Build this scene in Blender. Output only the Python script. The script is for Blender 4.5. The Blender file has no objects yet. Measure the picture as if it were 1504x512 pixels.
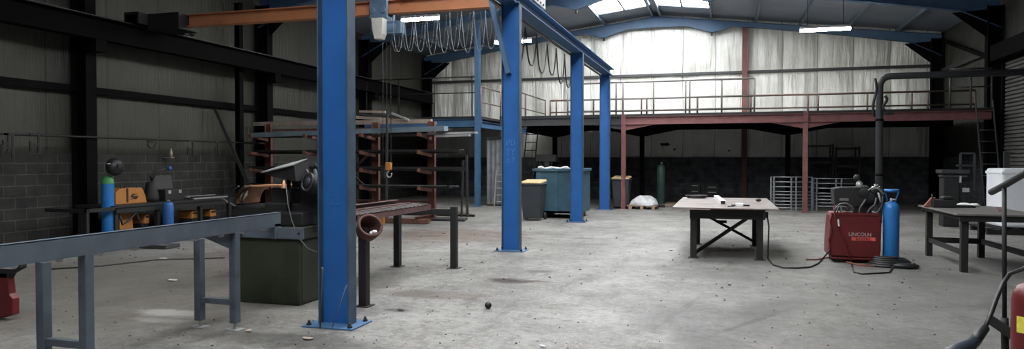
import bpy, math, random
from mathutils import Vector, Matrix, noise
random.seed(7)
V = Vector
SC = bpy.context.scene
COL = SC.collection
# ------------------------------------------------------------------ camera model
F = 1040.0; PSI = math.atan(311/F); TH = math.atan(21/F); EYE = V((0, 0, 1.6))
R_ = V((math.cos(PSI), math.sin(PSI), 0)); F0 = V((-math.sin(PSI), math.cos(PSI), 0)); UP = V((0, 0, 1))
FW = F0*math.cos(TH) - UP*math.sin(TH); UU = UP*math.cos(TH) + F0*math.sin(TH)
def ray(px, py): return FW + R_*((px-752)/F) + UU*((256-py)/F)
def G(px, py, z=0.0):
    d = ray(px, py); return EYE + d*((z-1.6)/d.z)
def PY(px, py, Y):
    d = ray(px, py); return EYE + d*(Y/d.y)
def PX(px, py, X):
    d = ray(px, py); return EYE + d*(X/d.x)
def PD(px, py, D):
    d = ray(px, py); return EYE + d*(D/d.dot(F0))
# ------------------------------------------------------------------ materials
def mat(name, col, rough=.6, metal=0.0, var=.25, scale=6.0, bump=0.0, dirt=None, dirt_amt=.0, spec=.5, stretch=None):
    m = bpy.data.materials.new(name); m.use_nodes = True
    nt = m.node_tree; b = nt.nodes['Principled BSDF']
    b.inputs['Roughness'].default_value = rough; b.inputs['Metallic'].default_value = metal
    b.inputs['Specular IOR Level'].default_value = spec
    tc = nt.nodes.new('ShaderNodeTexCoord'); mp = nt.nodes.new('ShaderNodeMapping')
    if stretch: mp.inputs['Scale'].default_value = stretch
    nt.links.new(tc.outputs['Object'], mp.inputs['Vector'])
    n = nt.nodes.new('ShaderNodeTexNoise'); n.inputs['Scale'].default_value = scale; n.inputs['Detail'].default_value = 6
    nt.links.new(mp.outputs[0], n.inputs['Vector'])
    r = nt.nodes.new('ShaderNodeValToRGB')
    r.color_ramp.elements[0].position = .3; r.color_ramp.elements[1].position = .7
    r.color_ramp.elements[0].color = tuple(c*(1-var) for c in col)+(1,)
    r.color_ramp.elements[1].color = tuple(min(1, c*(1+var)) for c in col)+(1,)
    nt.links.new(n.outputs['Fac'], r.inputs[0]); out = r.outputs[0]
    if dirt:
        n2 = nt.nodes.new('ShaderNodeTexNoise'); n2.inputs['Scale'].default_value = scale*.45; n2.inputs['Detail'].default_value = 9
        n2.inputs['Roughness'].default_value = .7
        nt.links.new(mp.outputs[0], n2.inputs['Vector'])
        r2 = nt.nodes.new('ShaderNodeValToRGB'); r2.color_ramp.elements[0].position = .62-dirt_amt*.3; r2.color_ramp.elements[1].position = .72-dirt_amt*.2
        nt.links.new(n2.outputs['Fac'], r2.inputs[0])
        mx = nt.nodes.new('ShaderNodeMix'); mx.data_type = 'RGBA'
        nt.links.new(r2.outputs[0], mx.inputs[0]); nt.links.new(out, mx.inputs[6]); mx.inputs[7].default_value = tuple(dirt)+(1,)
        out = mx.outputs[2]
    nt.links.new(out, b.inputs['Base Color'])
    if bump:
        bp = nt.nodes.new('ShaderNodeBump'); bp.inputs['Strength'].default_value = bump; bp.inputs['Distance'].default_value = .02
        nt.links.new(n.outputs['Fac'], bp.inputs['Height']); nt.links.new(bp.outputs[0], b.inputs['Normal'])
    return m
def emis(name, col, s):
    m = bpy.data.materials.new(name); m.use_nodes = True; nt = m.node_tree
    b = nt.nodes['Principled BSDF']; b.inputs['Base Color'].default_value = (.8, .8, .8, 1)
    b.inputs['Emission Color'].default_value = tuple(col)+(1,); b.inputs['Emission Strength'].default_value = s
    return m
M = {}
M['blue'] = mat('blue_paint', (.012, .10, .33), .5, 0, .12, 3, .05, (.03, .07, .14), .05)
M['blue_dull'] = mat('blue_dull', (.05, .12, .23), .55, 0, .15, 3, .05)
M['blue_flange'] = mat('shaded_blue_edge', (.05, .085, .13), .55, .1, .25, 6, .05, (.10, .11, .12), .12)  # greyer than the web: side shading put into the flange colour
M['rafter'] = mat('rafter_blue', (.065, .13, .23), .5, 0, .12, 2)
M['purlin'] = mat('purlin_grey', (.15, .19, .25), .5, .2, .1, 2)
M['roof'] = mat('roof_lining', (.23, .26, .31), .6, .0, .08, 1.2)
M['black'] = mat('black_steel', (.010, .010, .011), .65, 0, .3, 5)
M['dark'] = mat('dark_steel', (.015, .015, .015), .6, .2, .3, 5, .05)
M['darkcol'] = mat('dark_column', (.0035, .0035, .004), .8, 0, .2, 3, spec=.08)
M['girt'] = mat('girt_grey', (.05, .052, .055), .5, .3, .2, 3)
M['red'] = mat('red_oxide', (.17, .065, .065), .6, 0, .2, 4, .05, (.10, .04, .03), .1)
M['redbright'] = mat('red_paint', (.105, .010, .012), .42, 0, .15, 4, .03, (.08, .01, .01), .08)
M['grey_rail'] = mat('grey_painted_steel', (.085, .105, .13), .5, .1, .15, 5, .05, (.05, .055, .06), .12)
M['lightsteel'] = mat('light_steel', (.42, .42, .42), .45, .5, .15, 6)
M['railpale'] = mat('pale_rail', (.19, .175, .165), .55, .2, .15, 6)
M['galv'] = mat('galvanised', (.28, .30, .31), .45, .6, .12, 8)
M['orange'] = mat('orange_crane', (.46, .19, .09), .5, 0, .12, 2, 0, (.30, .08, .02), .05)
M['orangebox'] = mat('orange_box', (.40, .165, .035), .5, 0, .1, 5, 0, (.2, .08, .02), .05)
M['railbrown'] = mat('brown_rail', (.13, .085, .075), .6, .1, .2, 6)
M['rustdark'] = mat('rusty_pot', (.10, .042, .032), .8, .1, .3, 8, .2)
M['rust'] = mat('rusty_steel', (.22, .085, .055), .8, .1, .3, 8, .2, (.10, .04, .03), .2)
M['rustorange'] = mat('rack_orange', (.14, .06, .042), .7, 0, .25, 6, .1, (.10, .05, .04), .2)
M['brown'] = mat('brown_rack', (.15, .085, .08), .6, .2, .2, 8, .1)
M['copper'] = mat('copper_hood', (.45, .22, .11), .55, .3, .25, 6, .05)
M['green'] = mat('green_tank', (.022, .027, .015), .6, 0, .25, 3, .1, (.045, .045, .03), .15)
M['skip'] = mat('teal_skip', (.04, .105, .145), .6, 0, .2, 3, .05, (.05, .05, .05), .15)
M['bin'] = mat('bin_plastic', (.035, .04, .045), .5, 0, .15, 4)
M['yellow'] = mat('yellow_plastic', (.40, .29, .14), .5, 0, .15, 5)
M['yellowlabel'] = mat('yellow_label', (.7, .6, .08), .5, 0, .2, 30)
M['cyl_blue'] = mat('cylinder_blue', (.02, .16, .45), .4, 0, .12, 4)
M['cyl_navy'] = mat('cylinder_navy', (.02, .10, .30), .45, 0, .12, 4)
M['cyl_green'] = mat('cylinder_green', (.045, .08, .07), .5, 0, .2, 4)
M['collar'] = mat('green_collar', (.06, .25, .08), .5, 0, .15, 5)
M['rubber'] = mat('black_rubber', (.012, .012, .013), .5, 0, .3, 9)
M['cable'] = mat('grey_cable', (.09, .09, .10), .5)
M['palecable'] = mat('pale_cable', (.20, .23, .26), .5)
M['white'] = mat('white_plastic', (.78, .80, .84), .45, 0, .05, 3)
M['rag'] = mat('white_rag', (.75, .75, .74), .9, 0, .15, 10)
M['bag'] = mat('white_bag', (.50, .51, .52), .55, 0, .25, 7, .8)
M['wood'] = mat('weathered_wood', (.33, .27, .22), .8, 0, .25, 4, .2, (.18, .14, .12), .15, stretch=(1, 9, 1))
M['palette'] = mat('pallet_wood', (.30, .20, .12), .85, 0, .25, 6, .2, stretch=(1, 6, 1))
M['tabletop'] = mat('table_plate', (.165, .14, .13), .6, .1, .25, 5, .1, (.36, .33, .31), .3, stretch=(1, 3, 1))
M['bench'] = mat('bench_plate', (.19, .18, .17), .42, .3, .25, 6, .1)
M['hoistgrey'] = mat('hoist_blue_grey', (.09, .15, .22), .5, .1, .15, 6)
M['hoistbeige'] = mat('hoist_beige', (.48, .47, .43), .5, 0, .12, 6)
M['aluminium'] = mat('aluminium', (.6, .6, .6), .35, .7, .15, 8)
M['corr'] = mat('corrugated_sheet', (.20, .21, .22), .5, .3, .2, 4, 0, (.10, .10, .10), .15)
M['bluesheet'] = mat('blue_grey_plate', (.17, .23, .27), .5, .2, .2, 4)
M['chalk'] = mat('chalk', (.14, .28, .48), .9)
M['pink'] = mat('red_lettering', (.62, .10, .08), .5)
M['palelet'] = mat('pale_lettering', (.50, .36, .36), .5)
M['paper'] = mat('paper', (.45, .45, .45), .9)
M['gravel'] = mat('grit', (.07, .06, .055), .9)
M['toolblue'] = mat('tool_dark_blue', (.02, .026, .038), .5)
M['door'] = mat('shutter_grey', (.10, .10, .095), .6, .1, .15, 3)
M['tube'] = emis('fluorescent_tube', (1, .98, .90), 200)
M['tubewarm'] = M['tube']
M['sky'] = emis('skylight_sheet', (.97, .985, 1.0), 19)

# concrete floor
def floor_mat():
    m = bpy.data.materials.new('concrete'); m.use_nodes = True; nt = m.node_tree; L = nt.links.new
    b = nt.nodes['Principled BSDF']; b.inputs['Specular IOR Level'].default_value = .2
    tc = nt.nodes.new('ShaderNodeTexCoord'); P = tc.outputs['Object']
    def nz(s, d=6, r=.6, st=None):
        n = nt.nodes.new('ShaderNodeTexNoise'); n.inputs['Scale'].default_value = s; n.inputs['Detail'].default_value = d; n.inputs['Roughness'].default_value = r
        if st:
            mp = nt.nodes.new('ShaderNodeMapping'); mp.inputs['Scale'].default_value = st; mp.inputs['Rotation'].default_value = (0, 0, .5); L(P, mp.inputs[0]); L(mp.outputs[0], n.inputs['Vector'])
        else: L(P, n.inputs['Vector'])
        return n.outputs['Fac']
    def ramp(x, a, bb, c0=(0, 0, 0, 1), c1=(1, 1, 1, 1)):
        r = nt.nodes.new('ShaderNodeValToRGB'); r.color_ramp.elements[0].position = a; r.color_ramp.elements[1].position = bb
        r.color_ramp.elements[0].color = c0; r.color_ramp.elements[1].color = c1; L(x, r.inputs[0]); return r.outputs[0]
    def mix(f, a, c):
        x = nt.nodes.new('ShaderNodeMix'); x.data_type = 'RGBA'; L(f, x.inputs[0]); L(a, x.inputs[6])
        if isinstance(c, tuple): x.inputs[7].default_value = c
        else: L(c, x.inputs[7])
        return x.outputs[2]
    def scale(f, k):
        q = nt.nodes.new('ShaderNodeMath'); q.operation = 'MULTIPLY'; L(f, q.inputs[0])
        if isinstance(k, float): q.inputs[1].default_value = k
        else: L(k, q.inputs[1])
        return q.outputs[0]
    def spot(c, rx, ry, s=6.0, soft=1.0, rot=0):
        mp = nt.nodes.new('ShaderNodeMapping'); mp.vector_type = 'TEXTURE'
        mp.inputs['Location'].default_value = (c.x, c.y, 0); mp.inputs['Scale'].default_value = (rx, ry, 1); mp.inputs['Rotation'].default_value = (0, 0, rot)
        L(P, mp.inputs[0])
        ln = nt.nodes.new('ShaderNodeVectorMath'); ln.operation = 'LENGTH'; L(mp.outputs[0], ln.inputs[0])
        ad = nt.nodes.new('ShaderNodeMath'); ad.operation = 'ADD'; L(ln.outputs['Value'], ad.inputs[0]); L(scale(nz(s, 5), 1.4), ad.inputs[1])
        return ramp(scale(ad.outputs[0], .5), .875-.25*soft, .875, (1, 1, 1, 1), (0, 0, 0, 1))
    c = ramp(nz(.55, 10, .72), .34, .66, (.12, .117, .108, 1), (.28, .274, .262, 1))
    c = mix(scale(ramp(nz(7, 10, .78), .47, .62), .7), c, (.085, .078, .07, 1))
    c = mix(scale(ramp(nz(18, 8, .8), .53, .62), .65), c, (.37, .37, .355, 1))
    c = mix(scale(ramp(nz(3.0, 10, .75, (1, .28, 1)), .55, .64), .55), c, (.07, .06, .052, 1))
    c = mix(scale(ramp(nz(1.3, 10, .7, (.35, 1.2, 1)), .60, .72), .5), c, (.10, .07, .05, 1))
    c = mix(scale(ramp(nz(60, 3, .6), .68, .71), .75), c, (.07, .06, .055, 1))
    # spilt and soaked marks, plus two broad spots that carry light falloff
    c = mix(scale(spot(G(750, 412), .40, .22), .9), c, (.03, .017, .012, 1))
    c = mix(scale(spot(G(790, 413), .30, .07), .6), c, (.05, .03, .02, 1))
    c = mix(scale(spot(G(793, 398), .26, .12), .85), c, (.06, .06, .06, 1))
    c = mix(scale(spot(G(855, 350), .3, .14), .6), c, (.06, .055, .05, 1))
    c = mix(scale(spot(G(585, 455), .18, .11), .85), c, (.07, .065, .06, 1))
    c = mix(scale(spot(G(640, 432), .8, .3, 4), .5), c, (.085, .055, .04, 1))
    c = mix(scale(spot(G(660, 345), 2.0, 1.6, 2.5), .6), c, (.11, .07, .05, 1))
    c = mix(scale(spot(G(430, 500), 1.1, .30, 5), .6), c, (.04, .038, .034, 1))
    c = mix(scale(spot(G(250, 459), .42, .20, 6), .8), c, (.62, .62, .61, 1))
    c = mix(scale(spot(G(232, 470), .35, .12, 9), .5), c, (.55, .55, .54, 1))
    c = mix(scale(spot(G(1060, 490), .42, 1.6, 3, 1.0, -.35), .45), c, (.05, .048, .045, 1))
    c = mix(scale(spot(G(1110, 470), .05, .9, 3, 1.0, -.5), .6), c, (.035, .03, .028, 1))
    c = mix(scale(spot(G(1000, 455), .05, 1.0, 3, 1.0, -.2), .5), c, (.06, .055, .05, 1))
    c = mix(scale(spot(G(200, 420), 3.4, 4.5, .7), .65), c, (.085, .075, .06, 1))  # left floor dirt, with the falloff of light to that side painted in
    c = mix(scale(spot(G(1330, 430), 4.2, 5.5, .7), .45), c, (.085, .087, .08, 1))  # no stain here: dimming towards the right painted into the concrete
    c = mix(scale(spot(G(985, 470), .5, .9, 3, 1, .4), .4), c, (.06, .057, .055, 1))
    c = mix(scale(spot(G(1140, 450), .35, .8, 4, 1, -.6), .35), c, (.06, .057, .055, 1))
    L(c, b.inputs['Base Color'])
    L(ramp(nz(2, 6, .6), .3, .7, (.42, .42, .42, 1), (.68, .68, .68, 1)), b.inputs['Roughness'])
    bp = nt.nodes.new('ShaderNodeBump'); bp.inputs['Strength'].default_value = .35; bp.inputs['Distance'].default_value = .02
    L(nz(14, 8, .7), bp.inputs['Height']); L(bp.outputs[0], b.inputs['Normal'])
    return m
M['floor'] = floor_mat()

def block_mat(name, c1, mort):
    m = bpy.data.materials.new(name); m.use_nodes = True; nt = m.node_tree; L = nt.links.new
    b = nt.nodes['Principled BSDF']; b.inputs['Roughness'].default_value = .9
    tc = nt.nodes.new('ShaderNodeTexCoord'); sp = nt.nodes.new('ShaderNodeSeparateXYZ'); L(tc.outputs['Object'], sp.inputs[0])
    ad = nt.nodes.new('ShaderNodeMath'); ad.operation = 'ADD'; L(sp.outputs[0], ad.inputs[0]); L(sp.outputs[1], ad.inputs[1])
    cb = nt.nodes.new('ShaderNodeCombineXYZ'); L(ad.outputs[0], cb.inputs[0]); L(sp.outputs[2], cb.inputs[1])
    br = nt.nodes.new('ShaderNodeTexBrick'); L(cb.outputs[0], br.inputs['Vector']); br.inputs['Scale'].default_value = 1
    br.inputs['Brick Width'].default_value = .46; br.inputs['Row Height'].default_value = .22; br.inputs['Mortar Size'].default_value = .014
    br.inputs['Mortar Smooth'].default_value = .4
    br.inputs['Color1'].default_value = tuple(c1)+(1,); br.inputs['Color2'].default_value = tuple(c*.75 for c in c1)+(1,); br.inputs['Mortar'].default_value = tuple(mort)+(1,)
    n = nt.nodes.new('ShaderNodeTexNoise'); n.inputs['Scale'].default_value = 3; n.inputs['Detail'].default_value = 8; L(tc.outputs['Object'], n.inputs['Vector'])
    mx = nt.nodes.new('ShaderNodeMix'); mx.data_type = 'RGBA'; mx.blend_type = 'MULTIPLY'; mx.inputs[0].default_value = .8
    r = nt.nodes.new('ShaderNodeValToRGB'); r.color_ramp.elements[0].position = .35; r.color_ramp.elements[0].color = (.35, .35, .35, 1); r.color_ramp.elements[1].position = .65
    L(n.outputs['Fac'], r.inputs[0]); L(br.outputs['Color'], mx.inputs[6]); L(r.outputs[0], mx.inputs[7]); L(mx.outputs[2], b.inputs['Base Color'])
    bp = nt.nodes.new('ShaderNodeBump'); bp.inputs['Strength'].default_value = .6; bp.inputs['Distance'].default_value = .02; bp.invert = True
    L(br.outputs['Fac'], bp.inputs['Height']); L(bp.outputs[0], b.inputs['Normal'])
    return m
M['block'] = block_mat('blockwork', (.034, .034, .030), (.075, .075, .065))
M['blocklift'] = block_mat('blockwork_lifted', (.15, .155, .17), (.19, .195, .20))  # same blocks, colour lifted to stand in for haze under the mezzanine
def foil_mat(name, col, metal, rough, off=0, seam=1.28):
    m = bpy.data.materials.new(name); m.use_nodes = True; nt = m.node_tree; L = nt.links.new
    b = nt.nodes['Principled BSDF']; b.inputs['Roughness'].default_value = rough; b.inputs['Metallic'].default_value = metal
    tc = nt.nodes.new('ShaderNodeTexCoord'); mp = nt.nodes.new('ShaderNodeMapping'); mp.inputs['Scale'].default_value = (7, 7, .6); L(tc.outputs['Object'], mp.inputs[0])
    n = nt.nodes.new('ShaderNodeTexNoise'); n.inputs['Scale'].default_value = 1.5; n.inputs['Detail'].default_value = 7; n.inputs['Roughness'].default_value = .65; L(mp.outputs[0], n.inputs['Vector'])
    r = nt.nodes.new('ShaderNodeValToRGB'); r.color_ramp.elements[0].position = .3; r.color_ramp.elements[1].position = .7
    r.color_ramp.elements[0].color = tuple(c*.88 for c in col)+(1,); r.color_ramp.elements[1].color = tuple(col)+(1,)
    L(n.outputs['Fac'], r.inputs[0])
    n2 = nt.nodes.new('ShaderNodeTexNoise'); n2.inputs['Scale'].default_value = 1.1; n2.inputs['Detail'].default_value = 8; L(tc.outputs['Object'], n2.inputs['Vector'])
    r2 = nt.nodes.new('ShaderNodeValToRGB'); r2.color_ramp.elements[0].position = .35; r2.color_ramp.elements[1].position = .6; r2.color_ramp.elements[0].color = (.84, .84, .82, 1); L(n2.outputs['Fac'], r2.inputs[0])
    mx = nt.nodes.new('ShaderNodeMix'); mx.data_type = 'RGBA'; mx.blend_type = 'MULTIPLY'; mx.inputs[0].default_value = 1
    L(r.outputs[0], mx.inputs[6]); L(r2.outputs[0], mx.inputs[7])
    sp = nt.nodes.new('ShaderNodeSeparateXYZ'); L(tc.outputs['Object'], sp.inputs[0])
    def mth(op, a, b_):
        q = nt.nodes.new('ShaderNodeMath'); q.operation = op
        for i, v in enumerate((a, b_)):
            if v is None: continue
            if isinstance(v, (int, float)): q.inputs[i].default_value = v
            else: L(v, q.inputs[i])
        return q.outputs[0]
    u = mth('FRACT', mth('DIVIDE', mth('SUBTRACT', mth('ADD', sp.outputs[0], sp.outputs[1]), off), seam), None)
    u = mth('ABSOLUTE', mth('SUBTRACT', u, .5), None)
    rs = nt.nodes.new('ShaderNodeValToRGB'); rs.color_ramp.elements[0].position = .482; rs.color_ramp.elements[1].position = .494
    rs.color_ramp.elements[0].color = (1, 1, 1, 1); rs.color_ramp.elements[1].color = (.30, .30, .29, 1); L(u, rs.inputs[0])
    m2 = nt.nodes.new('ShaderNodeMix'); m2.data_type = 'RGBA'; m2.blend_type = 'MULTIPLY'; m2.inputs[0].default_value = .85
    L(mx.outputs[2], m2.inputs[6]); L(rs.outputs[0], m2.inputs[7]); L(m2.outputs[2], b.inputs['Base Color'])
    bp = nt.nodes.new('ShaderNodeBump'); bp.inputs['Strength'].default_value = .9; bp.inputs['Distance'].default_value = .06
    L(n.outputs['Fac'], bp.inputs['Height']); L(bp.outputs[0], b.inputs['Normal'])
    return m
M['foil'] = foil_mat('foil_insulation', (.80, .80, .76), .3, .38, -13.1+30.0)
M['foilL'] = foil_mat('foil_insulation_dimmed', (.060, .060, .048), .12, .5, -17.1, 1.5)  # same foil as the back wall, dimness of the sides put into its colour
# ------------------------------------------------------------------ mesh builder
class MB:
    def __init__(s): s.v = []; s.f = []; s.sm = []
    def add(s, vs, fs, smooth=False):
        o = len(s.v); s.v += [V(p) for p in vs]; s.f += [[i+o for i in f] for f in fs]; s.sm += [smooth]*len(fs); return s
    def obox(s, c, a, b, d):
        c, a, b, d = V(c), V(a), V(b), V(d)
        vs = [c+a*i+b*j+d*k for i in (-1, 1) for j in (-1, 1) for k in (-1, 1)]
        fs = [(0, 1, 3, 2), (4, 6, 7, 5), (0, 4, 5, 1), (2, 3, 7, 6), (0, 2, 6, 4), (1, 5, 7, 3)]
        if a.cross(b).dot(d) < 0: fs = [f[::-1] for f in fs]
        return s.add(vs, fs)
    def box(s, x0, x1, y0, y1, z0, z1):
        return s.obox(((x0+x1)/2, (y0+y1)/2, (z0+z1)/2), ((x1-x0)/2, 0, 0), (0, (y1-y0)/2, 0), (0, 0, (z1-z0)/2))
    def bar(s, p, q, w, h, up=(0, 0, 1)):
        p, q, up = V(p), V(q), V(up); ax = (q-p); n = ax.normalized()
        if abs(n.dot(up)) > .98: up = V((0, 1, 0))
        sd = n.cross(up).normalized(); u = sd.cross(n).normalized()
        return s.obox((p+q)/2, ax/2, sd*w/2, u*h/2)
    def ibeam(s, p, q, h, b, hd, tf=.014, tw=.009):
        """hd = direction of the section height (web direction)"""
        p, q = V(p), V(q); ax = q-p; n = ax.normalized(); hd = V(hd); hd = (hd-n*hd.dot(n)).normalized(); bd = n.cross(hd).normalized()
        c = (p+q)/2
        s.obox(c+hd*(h-tf)/2, ax/2, hd*tf/2, bd*b/2); s.obox(c-hd*(h-tf)/2, ax/2, hd*tf/2, bd*b/2)
        return s.obox(c, ax/2, hd*(h/2-tf), bd*tw/2)
    def tube(s, pts, r, seg=8, r2=None, cap=True):
        pts = [V(p) for p in pts]; n = len(pts); rs = r if isinstance(r, (list, tuple)) else [r]*n
        t0 = (pts[1]-pts[0]).normalized(); u = t0.orthogonal().normalized(); vs = []
        for i, p in enumerate(pts):
            t = ((pts[min(i+1, n-1)]-pts[max(i-1, 0)])).normalized()
            u = (u-t*u.dot(t)).normalized(); w = t.cross(u)
            for k in range(seg):
                a = 2*math.pi*k/seg; vs.append(p+(u*math.cos(a)+w*math.sin(a))*rs[i])
        fs = [(i*seg+k, i*seg+(k+1) % seg, (i+1)*seg+(k+1) % seg, (i+1)*seg+k) for i in range(n-1) for k in range(seg)]
        s.add(vs, fs, seg > 5)
        if cap:
            o = len(s.v)-len(vs); s.f += [[o+k for k in range(seg)][::-1], [o+(n-1)*seg+k for k in range(seg)]]; s.sm += [False, False]
        return s
    def cyl(s, p, q, r, seg=16): return s.tube([p, q], r, seg)
    def lathe(s, c, prof, seg=20, axis=(0, 0, 1)):
        c = V(c); ax = V(axis).normalized(); u = ax.orthogonal().normalized(); w = ax.cross(u); vs = []
        for (r, z) in prof:
            for k in range(seg):
                a = 2*math.pi*k/seg; vs.append(c+ax*z+(u*math.cos(a)+w*math.sin(a))*max(r, 1e-4))
        n = len(prof)
        fs = [(i*seg+k, i*seg+(k+1) % seg, (i+1)*seg+(k+1) % seg, (i+1)*seg+k) for i in range(n-1) for k in range(seg)]
        return s.add(vs, fs, True)
    def prism(s, poly, vec):
        poly = [V(p) for p in poly]; vec = V(vec); n = len(poly)
        fs = [list(range(n))[::-1], [n+i for i in range(n)]]+[(i, (i+1) % n, n+(i+1) % n, n+i) for i in range(n)]
        return s.add(poly+[p+vec for p in poly], fs)
    def ball(s, c, r, seg=12, sx=1, sy=1, sz=1):
        c = V(c); vs = []; fs = []
        for i in range(seg//2+1):
            th = math.pi*i/(seg//2)
            for k in range(seg):
                a = 2*math.pi*k/seg; vs.append(c+V((math.sin(th)*math.cos(a)*sx, math.sin(th)*math.sin(a)*sy, math.cos(th)*sz))*r)
        for i in range(seg//2):
            for k in range(seg): fs.append((i*seg+k, (i+1)*seg+k, (i+1)*seg+(k+1) % seg, i*seg+(k+1) % seg))
        return s.add(vs, fs, True)
    def build(s, name, m, parent=None, bevel=0, **kw):
        me = bpy.data.meshes.new(name); o = bpy.data.objects.new(name, me); COL.objects.link(o)
        if parent is not None:
            M0 = world(parent).inverted(); vs = [M0 @ p for p in s.v]; o.parent = parent
        elif kw.get('origin') is False: vs = s.v
        else:
            xs = [p.x for p in s.v]; ys = [p.y for p in s.v]; zs = [p.z for p in s.v]
            c = V(((min(xs)+max(xs))/2, (min(ys)+max(ys))/2, min(zs))); vs = [p-c for p in s.v]; o.location = c
        me.from_pydata([tuple(p) for p in vs], [], s.f); me.update()
        me.polygons.foreach_set('use_smooth', s.sm)
        import bmesh
        bm = bmesh.new(); bm.from_mesh(me); bmesh.ops.recalc_face_normals(bm, faces=bm.faces); bm.to_mesh(me); bm.free()
        me.materials.append(M[m] if isinstance(m, str) else m)
        if bevel:
            md = o.modifiers.new('bevel', 'BEVEL'); md.width = bevel; md.segments = 2; md.limit_method = 'ANGLE'
        return o
def world(o):
    m = Matrix.Translation(o.location) @ o.rotation_euler.to_matrix().to_4x4()
    return world(o.parent) @ m if o.parent else m
def tag(o, label=None, cat=None, group=None, kind=None):
    for k, v in (('label', label), ('category', cat), ('group', group), ('kind', kind)):
        if v: o[k] = v
    return o
def thing(name, loc, label, cat, group=None, rz=0):
    o = bpy.data.objects.new(name, None); COL.objects.link(o); o.location = V(loc); o.rotation_euler = (0, 0, rz); o.empty_display_size = .1
    return tag(o, label, cat, group)
def copy_tree(root, loc, rz=None, label=None):
    r = root.copy(); COL.objects.link(r); r.location = V(loc)
    if rz is not None: r.rotation_euler = (0, 0, rz)
    if label: r['label'] = label
    for ch in list(root.children):
        c = ch.copy(); COL.objects.link(c); c.parent = r
        for g in ch.children:
            d = g.copy(); COL.objects.link(d); d.parent = c
    return r
def struct(mb, name, m): return tag(mb.build(name, m, origin=False), kind='structure')
def text_mesh(txt, size, m, parent, mtx, extrude=.003, name='lettering'):
    cu = bpy.data.curves.new(name, 'FONT'); cu.body = txt; cu.size = size; cu.extrude = extrude; cu.align_x = 'CENTER'; cu.align_y = 'CENTER'
    t = bpy.data.objects.new('tmp_text', cu); COL.objects.link(t)
    me = bpy.data.meshes.new_from_object(t.evaluated_get(bpy.context.evaluated_depsgraph_get()))
    bpy.data.objects.remove(t); bpy.data.curves.remove(cu)
    me.transform(mtx)
    me.transform(world(parent).inverted())
    o = bpy.data.objects.new(name, me); COL.objects.link(o); o.parent = parent
    me.materials.clear(); me.materials.append(M[m]); return o
# ------------------------------------------------------------------ hall dimensions
XL, XR, YB, YF = -13.1, 7.76, 30.0, -4.0
RIDGE = (XL+XR)/2
def sheet(x): return 7.65-.12*abs(x-RIDGE)
FR = [29.7, 23.9, 17.8, 11.7, 5.55, -.5]
BW = 1.72   # top of the block dado

# floor
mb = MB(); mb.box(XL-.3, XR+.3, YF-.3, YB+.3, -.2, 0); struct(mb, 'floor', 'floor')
# block dados
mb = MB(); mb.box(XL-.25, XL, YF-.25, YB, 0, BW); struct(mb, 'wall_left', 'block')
mb = MB(); mb.box(XL-.25, XR+.25, YB, YB+.25, 0, BW); struct(mb, 'wall_back', 'blocklift')
mb = MB(); mb.box(XR, XR+.25, YF-.25, YB, 0, BW); struct(mb, 'wall_right', 'blocklift')
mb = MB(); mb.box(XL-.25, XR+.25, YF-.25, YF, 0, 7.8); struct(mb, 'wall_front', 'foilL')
# quilted foil insulation above the blocks, drawn in at seams and at the girts
def foil(name, m, a0, a1, seam, zt, girts, P3, amp=.07, wr=.035, da=.085, dz=.11, seed=0):
    na = int((a1-a0)/da); nzv = 46; vs = []; fs = []
    for i in range(na+1):
        a = a0+(a1-a0)*i/na; top = zt(a)
        for j in range(nzv+1):
            z = BW+(top-BW)*j/nzv
            u = ((a-a0)/seam) % 1.0
            k = [BW]+girts+[8.0]
            for q in range(len(k)-1):
                if k[q] <= z <= k[q+1]: lo, hi = k[q], min(k[q+1], top); break
            w = max(0, min(1, (z-lo)/max(.01, hi-lo)))
            pil = (abs(math.sin(math.pi*u))**.45)*(abs(math.sin(math.pi*w))**.5)
            wrk = noise.noise(V((a*4.2+seed, z*.55, 3)))+.6*noise.noise(V((a*10+seed, z*1.2, 9)))
            endf = .35+1.0*abs(2*w-1)**2
            vs.append(P3(a, z, -.02-amp*pil-wr*wrk*endf*pil-.02*noise.noise(V((a*.8, z*.9, seed)))))
    for i in range(na):
        for j in range(nzv):
            p = i*(nzv+1)+j; fs.append((p, p+nzv+1, p+nzv+2, p+1))
    mb = MB(); mb.add(vs, fs, True)
    # outer cladding closes the wall
    return struct(mb, name, m)
WB = foil('wall_back_insulation', 'foil', XL, XR, 1.28, lambda x: sheet(x), [5.13], lambda a, z, d: V((a, YB+.1+d, z)), .12, .07, .05, seed=1)
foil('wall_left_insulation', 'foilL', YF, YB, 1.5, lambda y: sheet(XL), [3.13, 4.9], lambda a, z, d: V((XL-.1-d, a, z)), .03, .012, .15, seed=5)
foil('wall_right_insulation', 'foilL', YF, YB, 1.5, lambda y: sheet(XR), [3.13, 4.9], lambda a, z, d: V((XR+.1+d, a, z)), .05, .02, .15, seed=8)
mb = MB(); mb.box(XL-.25, XL-.17, YF-.25, YB+.25, BW, 6.6); mb.box(XR+.17, XR+.25, YF-.25, YB+.25, BW, 6.6); mb.box(XL-.25, XR+.25, YB+.17, YB+.25, BW, 8); struct(mb, 'wall_cladding', 'dark')
# torn places in the foil under the mezzanine
for (px, py, w, h) in ((977, 212, .30, .09), (991, 219, .05, .06), (1071, 221, .05, .05)):
    q = PY(px, py, YB-.035); b = MB(); n_ = 11; vs = []
    for k in range(n_):
        a_ = 2*math.pi*k/n_; rr = random.uniform(.55, 1.15); vs.append((q.x+w*rr*math.cos(a_), q.y, q.z+h*rr*math.sin(a_)))
    b.prism(vs, (0, .008, 0)); b.build('foil_tear', 'black', WB)
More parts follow.
